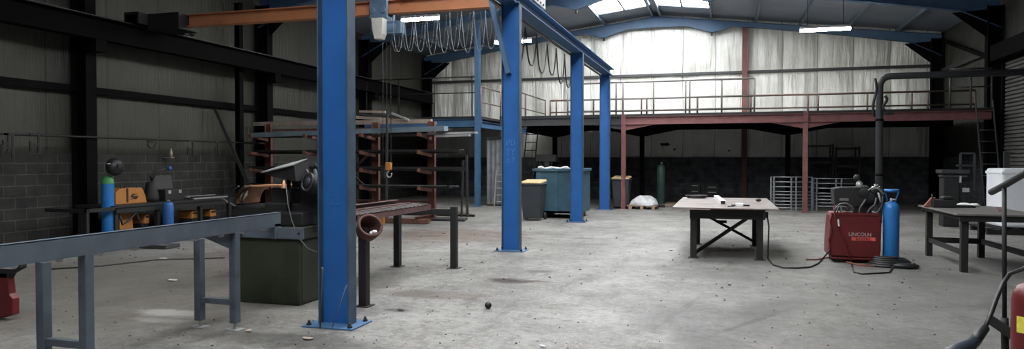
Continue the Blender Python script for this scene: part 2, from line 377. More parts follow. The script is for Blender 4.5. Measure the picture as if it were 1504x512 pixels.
# ceiling with openings for the ridge skylights
SKY = [(24.6, 28.0), (18.4, 22.0), (12.3, 15.9), (6.2, 9.8), (.2, 3.8)]
mb = MB()
def slab(r0, r1, y0, y1, sgn):
    xa, xb = RIDGE+sgn*r0, RIDGE+sgn*r1
    mb.prism([(xa, y0, 7.65-.12*r0), (xb, y0, 7.65-.12*r1), (xb, y0, 7.75-.12*r1), (xa, y0, 7.75-.12*r0)], (0, y1-y0, 0))
for sg in (-1, 1):
    slab(2.1, 10.8, YF-.25, YB+.25, sg); slab(0, .12, YF-.25, YB+.25, sg)
    ys = [YF-.25]+[v for a, b in sorted(SKY) for v in (a, b)]+[YB+.25]
    for k in range(0, len(ys), 2): slab(.12, 2.1, ys[k], ys[k+1], sg)
struct(mb, 'ceiling', 'roof')
n = 0
for (y0, y1) in SKY:
    for sg in (-1, 1):
        n += 1; mb = MB(); slab(.12, 2.1, y0, y1, sg); w = struct(mb, 'window_%d' % n, 'sky')
        mb = MB(); mb.bar((RIDGE+sg*1.1, y0, 7.5), (RIDGE+sg*1.1, y1, 7.5), .07, .06)
        for yy in (y0, y1): mb.bar((RIDGE+sg*.12, yy, 7.62), (RIDGE+sg*2.1, yy, 7.38), .05, .06)
        mb.build('window_frame', 'purlin', w)
# purlins
for r in (-8.9, -7.2, -5.5, -3.85, -2.15, -.16, .16, 2.15, 3.85, 5.5, 7.2, 8.9):
    mb = MB(); x = RIDGE+r; z = sheet(x)-.085; mb.box(x-.035, x+.035, YF, YB-.05, z-.075, z+.075)
    tag(mb.build('roof_purlin', 'purlin'), 'grey-blue purlin running the length of the hall under the roof sheets', 'beam', 'roof purlins')
# portal frames
prof = [(0, 7.06), (1.2, 7.03), (2.18, 6.72), (3.0, 6.92), (4.1, 6.80), (7.0, 6.38), (9.3, 6.0), (10.35, 5.45)]
lab = ['blue roof rafter closest to the back wall with pointed brackets', 'second blue roof rafter from the back wall, above the mezzanine edge',
       'third blue roof rafter from the back wall, ending above the steel rack', 'fourth blue roof rafter from the back wall, above the crane bridge', 'fifth blue roof rafter from the back wall', 'roof rafter behind the camera']
lc = ['dark steel wall column in the far left corner', 'dark steel wall column on the left wall, just right of the front blue column', 'wide dark steel wall column on the left wall behind the steel rack',
      'wide black steel wall column nearest on the left wall, by the blue gas cylinder', 'left wall column out of frame', 'left wall column behind the camera']
rc = ['dark steel wall column in the far right corner', 'dark steel wall column on the right wall beside the roller shutter', 'right wall column out of frame beyond the shutter', 'right wall column by the near bench, out of frame', 'right wall column out of frame', 'right wall column behind the camera']
for i, Y in enumerate(FR[:4]):
    mb = MB()
    for sg in ((-1, 1) if i < 3 else ()):
        for k in range(len(prof)-1):
            (r0, z0), (r1, z1) = prof[k], prof[k+1]
            x0, x1 = RIDGE+sg*r0, RIDGE+sg*r1; t0, t1 = sheet(x0)-.165, sheet(x1)-.165
            mb.prism([(x0, Y-.006, z0), (x1, Y-.006, z1), (x1, Y-.006, t1), (x0, Y-.006, t0)], (0, .012, 0))
            mb.prism([(x0, Y-.1, z0), (x1, Y-.1, z1), (x1, Y-.1, z1+.014), (x0, Y-.1, z0+.014)], (0, .2, 0))
            mb.prism([(x0, Y-.1, t0-.014), (x1, Y-.1, t1-.014), (x1, Y-.1, t1), (x0, Y-.1, t0)], (0, .2, 0))
    if i < 3: t = tag(mb.build('roof_rafter', 'rafter'), lab[i], 'rafter')
    for sg in ((-1, 1) if i < 3 else ()):
        b = MB(); x = RIDGE+sg*2.18; b.box(x-.03, x+.03, Y-.05, Y+.05, 6.6, 6.72); b.build('bracket_bolt', 'dark', t)
    for sg, L_ in ((-1, lc), (1, rc)):
        if sg > 0 and i > 1: continue
        xw = XL if sg < 0 else XR
        xc = xw-sg*.22
        mb = MB(); mb.ibeam((xc, Y, 0), (xc, Y, 6.1), .4, .26 if i else .2, (1, 0, 0), .02, .012)
        mb.box(xc-.26, xc+.26, Y-.18, Y+.18, 0, .02)
        mb.prism([(xc-sg*.2, Y-.01, 5.2), (xc-sg*1.1, Y-.01, 5.95), (xc-sg*.2, Y-.01, 6.0)], (0, .02, 0))
        tag(mb.build('wall_column', 'darkcol'), L_[i], 'column')
# slim dark post on the left wall
pp = PX(352, 235, -12.75); mb = MB(); mb.ibeam((pp.x, pp.y, 0), (pp.x, pp.y, 5.9), .16, .16, (1, 0, 0)); tag(mb.build('wall_post', 'darkcol'), 'slim dark post on the left wall just left of the wide column behind the rack', 'post')
# red gable post on back wall
p = PY(1093, 235, YB-.14)
mb = MB(); mb.ibeam((p.x, YB-.16, 0), (p.x, YB-.16, 6.9), .2, .2, (0, 1, 0)); tag(mb.build('gable_post', 'red'), 'red-brown steel post on the silver back wall rising to the roof rafter', 'post')
# girts
def girt(p, q, s, label, m='girt', w=.06): 
    mb = MB(); mb.bar(p, q, w, s); tag(mb.build('wall_girt', m), label, 'rail')
girt((XL, YB-.05, 5.13), (XR, YB-.05, 5.13), .10, 'grey horizontal rail across the silver back wall above the handrails', 'girt', .08)
girt((XL+.05, YF, 3.10), (XL+.05, YB-.3, 3.10), .15, 'dark horizontal rail along the left wall halfway up', 'darkcol')
girt((XR-.05, YF, 4.9), (XR-.05, YB-.3, 4.9), .15, 'dark horizontal rail high on the right wall')
girt((XR-.05, 24.1, 3.3), (XR-.05, YB-.3, 3.3), .12, 'dark horizontal rail low on the right wall above the mezzanine')
# brace on right wall
mb = MB(); mb.bar((XR-.12, 24.3, 4.6), (XR-.12, 29.5, 6.0), .06, .12); tag(mb.build('wall_brace', 'darkcol'), 'dark diagonal brace on the right wall above the mezzanine corner', 'brace')
# roller shutter door on right wall
d = MB()
for k in range(40): d.lathe((0, 0, 0), [], 3) if 0 else d.prism([(XR-.02, 17.9, .02+k*.11), (XR-.06, 17.9, .04+k*.11), (XR-.06, 17.9, .10+k*.11), (XR-.02, 17.9, .12+k*.11)], (0, 5.6, 0))
dr = struct(d, 'door_1', 'door')
d = MB(); d.box(XR-.12, XR, 17.75, 17.9, 0, 4.6); d.box(XR-.12, XR, 23.5, 23.65, 0, 4.6); d.box(XR-.4, XR, 17.75, 23.65, 4.45, 4.9); d.build('door_frame', 'darkcol', dr)

# ------------------------------------------------------------------ crane columns and runway
CX = -3.64
cps = [G(495, 476), G(751, 367.5), G(847, 325.5), G(888, 307.5)]
cl = ['large blue steel column in the foreground left of centre', 'second blue steel column with chalk marks, beside the wheelie bin', 'third blue steel column at the right end of the teal skip',
      'furthest blue steel column near the red mezzanine post']
ZB = 4.36
for i, p in enumerate(cps):
    x, y = p.x+.005, p.y
    t = thing('crane_column', (x, y, 0), cl[i], 'column')
    b = MB(); b.box(x-.151, x+.151, y-.005, y+.005, .015, ZB); b.build('web', 'blue', t)
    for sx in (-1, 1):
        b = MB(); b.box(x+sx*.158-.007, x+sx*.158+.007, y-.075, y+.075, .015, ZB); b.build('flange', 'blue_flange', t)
    b = MB(); b.box(x-.27, x+.27, y-.2, y+.2, 0, .015); b.build('base_plate', 'blue_dull', t, .003)
    for sx in (-1, 1):
        for sy in (-1, 1):
            b = MB(); b.cyl((x+sx*.22, y+sy*.15, .015), (x+sx*.22, y+sy*.15, .06), .014, 8); b.cyl((x+sx*.22, y+sy*.15, .015), (x+sx*.22, y+sy*.15, .035), .024, 6); b.build('anchor_bolt', 'dark', t)
    b = MB(); b.box(x-.165, x+.165, y-.1, y+.1, ZB-.02, ZB); b.build('cap_plate', 'blue_dull', t)
    if i == 0:
        for sx in (-1, 1):
            for sz in (0, 1):
                b = MB(); c = V((x-.02+sx*.035, y-.005, 1.17+sz*.08)); b.cyl(c, c+V((0, -.012, 0)), .008, 8); b.build('bolt', 'blue_dull', t)
    if i == 1:
        b = MB()
        ch = [[(0, 0), (0, 1), (.6, 1), (.6, .55), (0, .5)], [(1, 0), (1, 1), (1.6, .9), (1.7, .3), (1, 0)],
              [(0, -.6), (.3, -1.2), (.6, -.6)], [(.3, -1.2), (.2, -1.7)], [(1, -.6), (1.3, -1.2), (1.7, -.6)], [(1.3, -1.2), (1.2, -1.7)],
              [(.7, -2.4), (.2, -2.3), (.1, -3), (.7, -3.1), (.7, -2.7)], [(1.0, -2.2), (1.7, -2.25)], [(1.35, -2.2), (1.3, -3.1)]]
        for st in ch:
            b.tube([V((x-.085+q[0]*.085, y-.0065, 1.86+q[1]*.10)) for q in st], .0035, 4)
        b.build('chalk_mark', 'chalk', t)
        b = MB(); q0 = PY(717, -14, y-.10); q1 = PY(746, 107, y-.10); b.bar(q0, q1, .012, .085, (1, 0, 0)); b.bar(q0+V((.04, .04, 0)), q1+V((.04, .04, 0)), .08, .012, (1, 0, 0))
        b.build('knee_brace', 'rafter', t)
ye = PX(902, 109, CX+.15).y
t = thing('crane_runway', (CX, 15, ZB), 'blue crane runway beam resting on the row of blue columns', 'beam')
b = MB(); b.ibeam((CX, 3.0, ZB+.12), (CX, ye, ZB+.12), .24, .30, (0, 0, 1), .016, .012); b.build('girder', 'blue_dull', t)
b = MB(); b.box(CX-.03, CX+.03, 3.0, ye-.1, ZB+.24, ZB+.28); b.build('rail', 'lightsteel', t)
b = MB(); b.box(CX-.2, CX-.15, 3.0, ye-.6, ZB-.05, ZB-.01); b.build('conductor_rail', 'railpale', t)
# left runway
t = thing('crane_runway', (-12.5, 12, 4.1), 'dark crane runway girder along the left wall columns', 'beam')
b = MB(); b.ibeam((-12.5, YF, 4.33), (-12.5, YB-.6, 4.33), .46, .26, (0, 0, 1), .02, .012); b.build('girder', 'darkcol', t)
b = MB(); b.box(-12.53, -12.47, YF, YB-.6, 4.56, 4.60); b.build('rail', 'girt', t)
for Y in FR[1:4]:
    b = MB(); b.box(-12.68, -12.4, Y-.14, Y+.14, 3.85, 4.1); b.build('corbel', 'darkcol', t)
# overhead crane
BY = 13.2
t = thing('overhead_crane', (-8, BY, 4.54), 'orange overhead crane bridge spanning from the left wall to the blue columns', 'crane')
b = MB(); b.ibeam((-12.75, BY, 4.71), (-4.1, BY, 4.71), .27, .2, (0, 0, 1), .016, .012); b.build('bridge_girder', 'orange', t)
b = MB(); b.box(-12.66, -12.34, BY-.62, BY+.95, 4.6, 4.8); b.box(-12.7, -12.3, BY-.62, BY-.35, 4.6, 4.86); b.box(-12.34, -11.5, BY-.32, BY+.3, 4.5, 4.86); b.build('end_carriage', 'black', t, .01)
b = MB(); b.cyl((-12.5, BY+.95, 4.72), (-12.5, BY+1.25, 4.72), .09, 12); b.build('bumper', 'rubber', t)
b = MB(); b.box(CX-.14, CX+.14, BY-.75, BY+.9, 4.66, 4.92); b.box(-4.25, CX-.1, BY-.14, BY+.14, 4.6, 4.86); b.build('end_carriage', 'lightsteel', t, .01)
b = MB()
for k in range(6): b.cyl((CX+.14, BY+.25+(k % 3)*.22, 4.72+(k//3)*.12), (CX+.16, BY+.25+(k % 3)*.22, 4.72+(k//3)*.12), .022, 8)
b.build('carriage_bolt', 'dark', t)
# hoist
hx = PY(563, 15, BY-.02).x
t = thing('chain_hoist', (hx, BY, 2.0), 'grey-blue chain hoist hanging under the orange crane bridge', 'hoist')
b = MB(); b.box(hx-.22, hx+.16, BY-.20, BY-.11, 4.46, 4.86); b.box(hx-.22, hx+.16, BY+.11, BY+.2, 4.46, 4.86); b.box(hx-.2, hx+.14, BY-.16, BY+.16, 4.40, 4.53)
for sx in (-.15, .09):
    b.cyl((hx+sx, BY-.23, 4.62), (hx+sx, BY-.10, 4.62), .06, 14)
b.build('trolley', 'hoistgrey', t, .01)
b = MB(); b.cyl((hx-.24, BY, 4.28), (hx+.32, BY, 4.28), .13, 18); b.box(hx+.1, hx+.42, BY-.1, BY+.1, 4.16, 4.42); b.build('motor_housing', 'hoistgrey', t, .01)
a0 = PY(556, 27, BY-.25); a1 = PY(557, 58, BY-.25)
b = MB(); b.prism([(a0.x-.13, BY-.33, a0.z), (a0.x+.13, BY-.33, a0.z), (a0.x+.12, BY-.33, a1.z+.1), (a0.x+.08, BY-.33, a1.z), (a0.x-.06, BY-.33, a1.z), (a0.x-.11, BY-.33, a1.z+.2)], (0, .2, 0)); b.build('chain_bucket', 'hoistbeige', t, .015)
zt = 4.2; zb_ = PY(571, 240, BY).z
for px in (568, 574):
    xx = PY(px, 150, BY).x; b = MB(); m_ = int((zt-zb_)/.035)
    for k in range(m_):
        z = zb_+k*.035; c = V((xx, BY, z)); dx = V((.011, 0, 0)) if k % 2 else V((0, .011, 0))
        b.tube([c+dx-V((0, 0, .004)), c+dx*.6+V((0, 0, .022)), c-dx*.6+V((0, 0, .022)), c-dx-V((0, 0, .004)), c-dx*.6-V((0, 0, .024)), c+dx*.6-V((0, 0, .024)), c+dx-V((0, 0, .004))], .0042, 4, cap=False)
    b.build('chain', 'dark', t)
xx = PY(562, 150, BY).x; b = MB(); b.tube([(xx, BY, zt+.1), (xx+.01, BY, 3.2), (xx, BY, 2.1), (xx+.01, BY, 1.5)], .008, 6); b.box(xx-.03, xx+.05, BY-.03, BY+.03, 1.25, 1.5); b.build('pendant_control', 'rubber', t)
hb = PY(571, 244, BY)
b = MB(); b.box(hb.x-.06, hb.x+.06, BY-.045, BY+.045, hb.z-.08, hb.z+.08); h_ = b.build('hook_block', 'orangebox', t, .015)
b = MB(); pts = [V((hb.x+.01+math.sin(a)*.055, BY, hb.z-.185-math.cos(a)*.055+.02)) for a in [math.radians(q) for q in range(-170, 120, 15)]]
b.tube([V((hb.x, BY, hb.z-.07))]+pts, .013, 8); b.build('hook', 'lightsteel', h_)
# festoon cables
def festoon(P0, P1, n, depth, r, name, m, label):
    mb = MB(); pts = []
    for k in range(n):
        a = P0.lerp(P1, k/n); c = P0.lerp(P1, (k+1)/n); dd = depth*random.uniform(.88, 1.08)
        for j in range(13):
            u = j/12; q = a.lerp(c, .5-.5*math.cos(math.pi*u)*(1) if 0 else u)
            w = 1-abs(2*u-1)**2.6
            side = (u-.5)*.0
            pts.append(q+V((0, .02*math.sin(k*2.1), -dd*w))+(P1-P0).normalized()*.0)
    mb.tube(pts, r, 5); tag(mb.build(name, m), label, 'cable')
z0 = 4.5
festoon(V((PY(578, 40, BY-.1).x, BY-.14, z0)), V((PY(732, 40, BY-.1).x, BY-.14, z0)), 9, .80, .006, 'festoon_cable', 'palecable', 'pale cable hanging in loops under the orange crane bridge')
festoon(V((PY(574, 40, BY).x, BY-.02, z0)), V((PY(760, 40, BY).x, BY-.02, z0)), 11, .66, .005, 'festoon_cable', 'cable', 'thin grey cable looping behind the pale festoon under the crane bridge')
festoon(V((CX-.25, 13.0, 4.3)), V((CX-.25, 18.6, 4.3)), 6, .78, .016, 'festoon_cable', 'rubber', 'black cable hanging in loops beside the blue runway beam, right of the chalked column')
# ------------------------------------------------------------------ lamps
def lamp(c, L_, label, tw=.05):
    t = thing('fluorescent_light', c, label, 'light', 'strip lights')
    b = MB(); b.box(c.x-L_/2, c.x+L_/2, c.y-.07, c.y+.07, c.z+.03, c.z+.10); b.build('housing', 'lightsteel', t, .01)
    b = MB(); b.cyl((c.x-L_/2+.01, c.y, c.z), (c.x+L_/2-.01, c.y, c.z), tw, 12); b.build('tube', 'tube', t)
    b = MB(); zz = sheet(c.x)
    for s in (-1, 1): b.cyl((c.x+s*L_*.35, c.y, c.z+.09), (c.x+s*L_*.35, c.y, zz), .008, 6)
    b.build('suspension_rod', 'dark', t)
lamp(PD(617, 28, 19.5), 1.12, 'glowing strip light hanging near the chain hoist at top left', .045)
lamp(PD(1212, 43, 21.5), 1.42, 'glowing strip light hanging at upper right in front of the back wall', .055)
lamp(PD(753, 61, 24.0), 1.3, 'glowing strip light partly hidden behind the second blue column', .05)
# ------------------------------------------------------------------ mezzanine
MY = 23.3; DZ = 3.1
XA = -7.4
t = thing('mezzanine', (0, MY, 0), 'steel mezzanine with red front beam along the back of the hall', 'mezzanine')
b = MB(); b.box(XA, XR-.45, MY-.05, YB-.1, 3.02, DZ); b.build('deck', 'dark', t)
xr0 = PY(916, 180, MY).x; xr1 = PY(1183, 180, MY).x; xr2 = PY(1300, 170, MY).x
b = MB(); b.ibeam((xr0-.05, MY, 2.89), (XR-.45, MY, 2.89), .26, .14, (0, 0, 1))
for xx in (xr0, xr1):
    for sg in ((1,) if xx == xr0 else (-1, 1)):
        b.prism([(xx, MY-.008, 2.77), (xx+sg*1.0, MY-.008, 2.77), (xx, MY-.008, 2.56)], (0, .016, 0)); b.prism([(xx, MY-.06, 2.56), (xx+sg*1.0, MY-.06, 2.76), (xx+sg*1.0, MY-.06, 2.77), (xx, MY-.06, 2.575)], (0, .12, 0))
b.build('edge_beam', 'red', t)
b = MB(); b.ibeam((XA, MY, 2.89), (xr0-.06, MY, 2.89), .26, .14, (0, 0, 1)); b.prism([(xr0-.07, MY-.008, 2.77), (xr0-1.1, MY-.008, 2.77), (xr0-.07, MY-.008, 2.6)], (0, .016, 0)); b.build('edge_beam', 'girt', t)
for xx in (xr0, xr1):
    b = MB(); b.ibeam((xx, MY, 0), (xx, MY, DZ), .14, .14, (0, 1, 0), .012, .008); b.box(xx-.12, xx+.12, MY-.12, MY+.12, 0, .015); b.build('post', 'red', t)
MM = 26.8
b = MB(); b.ibeam((XA, MM, 2.86), (XR-.45, MM, 2.86), .28, .14, (0, 0, 1))
mids = [PY(px, 235, MM).x for px in (815, 943, 1157)]
for xx in mids:
    for sg in (-1, 1): b.prism([(xx, MM-.01, 2.73), (xx+sg*1.3, MM-.01, 2.73), (xx, MM-.01, 2.47)], (0, .02, 0)); b.prism([(xx, MM-.07, 2.47), (xx+sg*1.3, MM-.07, 2.72), (xx+sg*1.3, MM-.07, 2.735), (xx, MM-.07, 2.485)], (0, .14, 0))
b.build('cross_beam', 'darkcol', t)
for xx in mids:
    b = MB(); b.ibeam((xx, MM, 0), (xx, MM, 2.8), .16, .16, (0, 1, 0)); b.build('post', 'darkcol', t)
# left platform
t = thing('platform', (-10.5, MY, 0), 'blue steel platform in the far left corner behind the rack', 'platform')
b = MB(); b.box(XL+.5, -8.12, MY-.05, YB-.1, 3.04, DZ+.03); b.build('deck', 'dark', t)
b = MB(); b.ibeam((XL+.5, MY, 2.9), (-8.05, MY, 2.9), .28, .16, (0, 0, 1)); b.ibeam((-8.12, MY, 2.84), (-8.12, YB-.3, 2.84), .22, .14, (0, 0, 1)); b.build('edge_beam', 'blue_dull', t)
xb = PY(701.5, 235, 23.15).x
b = MB(); b.ibeam((xb, 23.15, 0), (xb, 23.15, 6.35), .17, .17, (0, 1, 0), .014, .01); b.box(xb-.15, xb+.15, 23.0, 23.3, 0, .015); b.build('post', 'blue_dull', t)
# handrails
def railing(name, label, xs, Y0, ztop, zmids, posts, m, r=.022, mp=None, ypts=None, group=None):
    t = thing(name, (xs[0], Y0, DZ), label, 'railing', group)
    A = V((xs[0], Y0, 0)); B = V((xs[1], ypts if ypts is not None else Y0, 0))
    b = MB(); b.tube([A+UP*ztop, B+UP*ztop], r*1.15, 8); b.build('top_rail', m, t)
    for z in zmids:
        b = MB(); b.tube([A+UP*z, B+UP*z], r, 8); b.build('mid_rail', m, t)
    for u in posts:
        p = A.lerp(B, u); b = MB(); b.tube([p+UP*(DZ-.02), p+UP*ztop], r*1.1, 8); b.build('post', mp or m, t)
def X_(px): return PY(px, 150, MY).x
xs = (X_(834), X_(1108)); f = lambda px: (X_(px)-xs[0])/(xs[1]-xs[0])
railing('guard_rail', 'tall pale guard rail along the mezzanine edge in front of the brightest wall', xs, MY-.02, 4.14, [3.60, 3.22], [0, f(905), f(915), f(960), f(1007), f(1013), f(1060), 1], 'railpale', .026)
xs = (X_(806), X_(1436)); g = lambda px: (X_(px)-xs[0])/(xs[1]-xs[0])
railing('guard_rail', 'low brown guard rail running the whole mezzanine behind the tall one', xs, MY+.22, 3.62, [3.22], [0, g(815), g(870), g(941), g(949), g(1024), g(1103), g(1188), g(1203), g(1276), g(1342), g(1366), 1], 'railbrown', .026)
railing('guard_rail', 'guard rail on the open side of the left platform beside the blue post', (-8.1, -8.1), MY, 4.16, [3.62], [0, .97], 'railbrown', .024, ypts=26.2)
railing('guard_rail', 'guard rail running back along the mezzanine, right of the second blue column', (XA+.02, XA+.02), MY, 4.16, [3.58], [0, .5, 1], 'railbrown', .024, ypts=29.7)
railing('guard_rail', 'thin guard rail along the front of the left platform above the rack', (XL+.6, -8.2), MY-.02, 4.5, [3.95], [0, .3, .62, .95], 'dark', .02)
railing('guard_rail', 'dark guard rail at the right end of the mezzanine by the side wall', (X_(1395), X_(1456)), MY-.02, 4.22, [3.70], [0, .5, 1], 'girt', .026)
# pale duct / pipe
p0 = PY(1291, 235, 20.0); pz = PY(1300, 112, 20.0).z
t = thing('steam_pipe', (p0.x, 20, 0), 'dull grey pipe rising behind the welder and crossing to the right wall', 'pipe')
pts = [V((p0.x, 20, 0)), V((p0.x, 20, pz-.25))]+[V((p0.x+.25-.25*math.cos(a), 20, pz-.25+.25*math.sin(a))) for a in [math.radians(q) for q in (15, 30, 45, 60, 75, 90)]]+[V((XR-.02, 20, pz))]
b = MB(); b.tube(pts, .085, 12); b.build('duct', 'girt', t)
b = MB(); b.tube([V((p0.x-.13+.04*math.sin(k*.9), 19.9, pz-.05-k*.14)) for k in range(8)], .03, 6); b.tube([V((p0.x+.1+.05*math.sin(k*1.3), 19.88, pz-.5-k*.08)) for k in range(6)], .035, 6); b.box(p0.x+.08, p0.x+.3, 19.85, 19.95, pz-.98, pz-.88); b.build('strapped_hose', 'dark', t)
b = MB()
for z in (1.2, 2.6): b.cyl((p0.x, 20, z), (p0.x, 20, z+.05), .1, 12)
b.build('pipe_clamp', 'darkcol', t)
# ------------------------------------------------------------------ things under / beside mezzanine
# corrugated partition
t = thing('corrugated_partition', (-8.2, 23.7, 0), 'grey corrugated sheet partition under the blue platform beside the blue post', 'partition')
b = MB(); x0, x1 = xb+.15, -7.25; nn = 18
poly = [(x0+(x1-x0)*k/nn, 23.7+(.04 if (k//2) % 2 else 0), .05) for k in range(nn+1)]
poly2 = [(p[0], p[1]+.012, p[2]) for p in poly[::-1]]
b.prism(poly+poly2, (0, 0, 2.28)); b.build('sheet', 'corr', t)
b = MB(); b.box(x0, x1, 23.66, 23.78, 2.33, 2.42); b.box(x0, x1, 23.66, 23.78, 0, .05); b.box(x1-.02, x1+.06, 23.66, 23.78, .0, 2.42); b.build('frame', 'dark', t)
def ladder(name, label, A, B, w, n, m, wd=V((1, 0, 0)), r=.022):
    t = thing(name, A, label, 'ladder')
    for s in (-1, 1):
        b = MB(); b.bar(A+wd*s*w/2, B+wd*s*w/2, r*1.2, r*2.4, (0, 1, 0)); b.build('side_rail', m, t)
    for k in range(n):
        p = A.lerp(B, (k+.7)/(n+.4)); b = MB(); b.cyl(p-wd*w/2, p+wd*w/2, r*.65, 6); b.build('rung', m, t)
ladder('step_ladder', 'short grey ladder leaning on the corrugated partition left of the second blue column', V((PY(733, 300, 23.4).x, 23.3, 0)), V((PY(733, 250, 23.5).x, 23.62, 1.25)), .28, 5, 'lightsteel')
ladder('ladder', 'dark ladder under the mezzanine just right of the second blue column', V((PY(776, 290, 25.0).x, 24.6, 0)), V((PY(780, 190, 25).x, 25.2, 2.75)), .42, 9, 'dark')
ladder('ladder', 'dark ladder leaning against the right end of the mezzanine', V((PY(1456, 235, 22.6).x, 22.3, 0)), V((PY(1446, 165, 23).x, 23.05, 3.3)), .42, 10, 'girt')
# wheelie bins
def wheelie(loc, label, rz=0):
    t = thing('wheelie_bin', loc, label, 'bin', rz=rz); T = world(t)
    def q(x, y, z): return T @ V((x, y, z))
    b = MB(); lo = [q(-.22, -.25, .06), q(.22, -.25, .06), q(.22, .22, .06), q(-.22, .22, .06)]; hi = [q(-.29, -.34, .98), q(.29, -.34, .98), q(.29, .34, .98), q(-.29, .34, .98)]
    b.add(lo+hi, [(3, 2, 1, 0), (4, 5, 6, 7), (0, 1, 5, 4), (1, 2, 6, 5), (2, 3, 7, 6), (3, 0, 4, 7)])
    b.obox(q(0, 0, .96), T.to_3x3() @ V((.31, 0, 0)), T.to_3x3() @ V((0, .36, 0)), (0, 0, .025)); b.build('body', 'bin', t, .02)
    b = MB(); l = [(-.3, -.38, .99), (.3, -.38, .99), (.3, .38, 1.02), (-.3, .38, 1.02)]; h = [(-.27, -.33, 1.03), (.27, -.33, 1.03), (.27, .36, 1.08), (-.27, .36, 1.08)]
    b.add([q(*p) for p in l+h], [(3, 2, 1, 0), (4, 5, 6, 7), (0, 1, 5, 4), (1, 2, 6, 5), (2, 3, 7, 6), (3, 0, 4, 7)]); b.build('lid', 'yellow', t, .015)
    for s in (-1, 1):
        b = MB(); b.cyl(q(s*.24, .26, .1), q(s*.29, .26, .1), .1, 14); b.build('wheel', 'rubber', t)
    b = MB(); b.tube([q(-.26, .36, .93), q(-.26, .43, .96), q(.26, .43, .96), q(.26, .36, .93)], .018, 8); b.build('handle', 'bin', t)
g0 = G(779, 324); wheelie(V((g0.x, g0.y+.3, 0)), 'dark wheelie bin with pale yellow lid between the second blue column and the teal skip')
g0 = G(911, 306.5); wheelie(V((g0.x, g0.y+.3, 0)), 'dark wheelie bin with yellow lid behind the red mezzanine post')
# skip
a = G(768, 322); c_ = G(838, 322)
sy = c_.y+.25; sx0, sx1 = a.x+.15, c_.x+.2
t = thing('skip', ((sx0+sx1)/2, sy+.7, 0), 'teal open-topped steel skip behind the third blue column', 'skip')
b = MB(); zt = 1.33
for (xa, xc, ya, yc) in ((sx0, sx1, sy, sy+.05), (sx0, sx1, sy+1.5, sy+1.55), (sx0, sx0+.05, sy, sy+1.55), (sx1-.05, sx1, sy, sy+1.55)): b.box(xa, xc, ya, yc, .14, zt)
b.box(sx0, sx1, sy, sy+1.55, .14, .2); b.build('shell', 'skip', t)
b = MB(); b.bar((sx0-.04, sy-.01, zt), (sx1+.04, sy-.01, zt), .1, .07); b.bar((sx0-.04, sy+1.56, zt), (sx1+.04, sy+1.56, zt), .1, .07); b.bar((sx0, sy, zt), (sx0, sy+1.55, zt), .1, .07); b.bar((sx1, sy, zt), (sx1, sy+1.55, zt), .1, .07); b.build('rim', 'skip', t, .01)
for k in range(2):
    b = MB(); xx = sx0+.12+(sx1-sx0-.34)*k; b.box(xx, xx+.1, sy+.05, sy+1.5, 0, .14); b.build('skid', 'dark', t)
b = MB()
for k in range(3):
    xx = sx0+.15+(sx1-sx0-.3)*k/2; b.box(xx-.03, xx+.03, sy-.03, sy, .2, zt)
b.build('rib', 'skip', t)
b = MB(); pts = [V((sx0+.1+(sx1-sx0-.2)*k/12, sy+.02+.02*math.sin(k), zt+.055+.02*math.sin(k*1.7))) for k in range(13)]; b.tube(pts, [.03+.015*math.sin(k*2.3) for k in range(13)], 6)
tag(b.build('plastic_sheet', 'rag'), 'crumpled pale sheet lying along the rim of the teal skip', 'sheet')
# dark machine on stand behind skip
p = PY(785, 290, 24.6)
t = thing('workshop_press', (p.x+.5, 24.9, 0), 'dark machine standing under the mezzanine behind the teal skip', 'machine')
b = MB(); b.box(p.x+.1, p.x+.9, 24.6, 25.2, 0, 1.1); b.build('base', 'darkcol', t, .02)
b = MB(); b.box(p.x+.3, p.x+.5, 24.8, 25.0, 1.1, 1.75); b.box(p.x, p.x+.75, 24.75, 25.05, 1.55, 1.8); b.cyl((p.x+.15, 24.9, 1.25), (p.x+.15, 24.9, 1.6), .05, 10); b.build('head', 'girt', t, .02)
# gate panels (galvanised barrier)
def gate(P, Q, zt, label, n=9):
    t = thing('barrier_panel', P, label, 'gate')
    rails = [zt-k*.155 for k in range(4)] + [zt-.46-(k+1)*.105 for k in range(n-4)]
    for z in rails:
        if z > .05:
            b = MB(); b.tube([P+UP*z, Q+UP*z], .019, 7); b.build('bar', 'galv', t)
    for u in (0, .075, .5, .62, 1):
        p = P.lerp(Q, u); b = MB(); b.box(p.x-.022, p.x+.022, p.y-.03, p.y-.008, 0, zt+.01); b.build('upright', 'galv', t)
ga = G(1132, 308); gb = V((PY(1192, 300, ga.y).x, ga.y, 0)); ga.z = 0
gate(ga, gb, 1.06, 'galvanised barrier panel standing left of the red mezzanine post', 9)
gc = V((gb.x+.06, ga.y+.12, 0)); gd = V((PY(1262, 300, ga.y).x, ga.y+.12, 0))
gate(gc, gd, 1.02, 'galvanised barrier panel standing behind the welder, right of the red mezzanine post', 9)
# racking in dark
def shelf_unit(name, x0, x1, y0, y1, h, levels, m, label, boxes=()):
    t = thing(name, ((x0+x1)/2, (y0+y1)/2, 0), label, 'shelf')
    for xx in (x0, x1):
        for yy in (y0, y1):
            b = MB(); b.box(xx-.03, xx+.03, yy-.03, yy+.03, 0, h); b.build('post', m, t)
    for z in levels:
        b = MB(); b.box(x0, x1, y0, y1, z-.03, z); b.box(x0, x1, y0-.03, y0-.005, z-.07, z+.01); b.build('shelf', m, t)
xa = PY(1186, 235, 28.3).x; xc = PY(1262, 235, 28.3).x
shelf_unit('shelving_rack', xa, (xa+xc)/2, 28.3, 29.1, 2.2, [.2, .8, 1.55, 2.15], 'girt', 'dark shelving rack against the back wall left of the grey pipe')
shelf_unit('shelving_rack', (xa+xc)/2+.1, xc, 28.3, 29.1, 2.1, [.2, .85, 1.4, 2.05], 'girt', 'dark shelving rack against the back wall directly behind the welder')
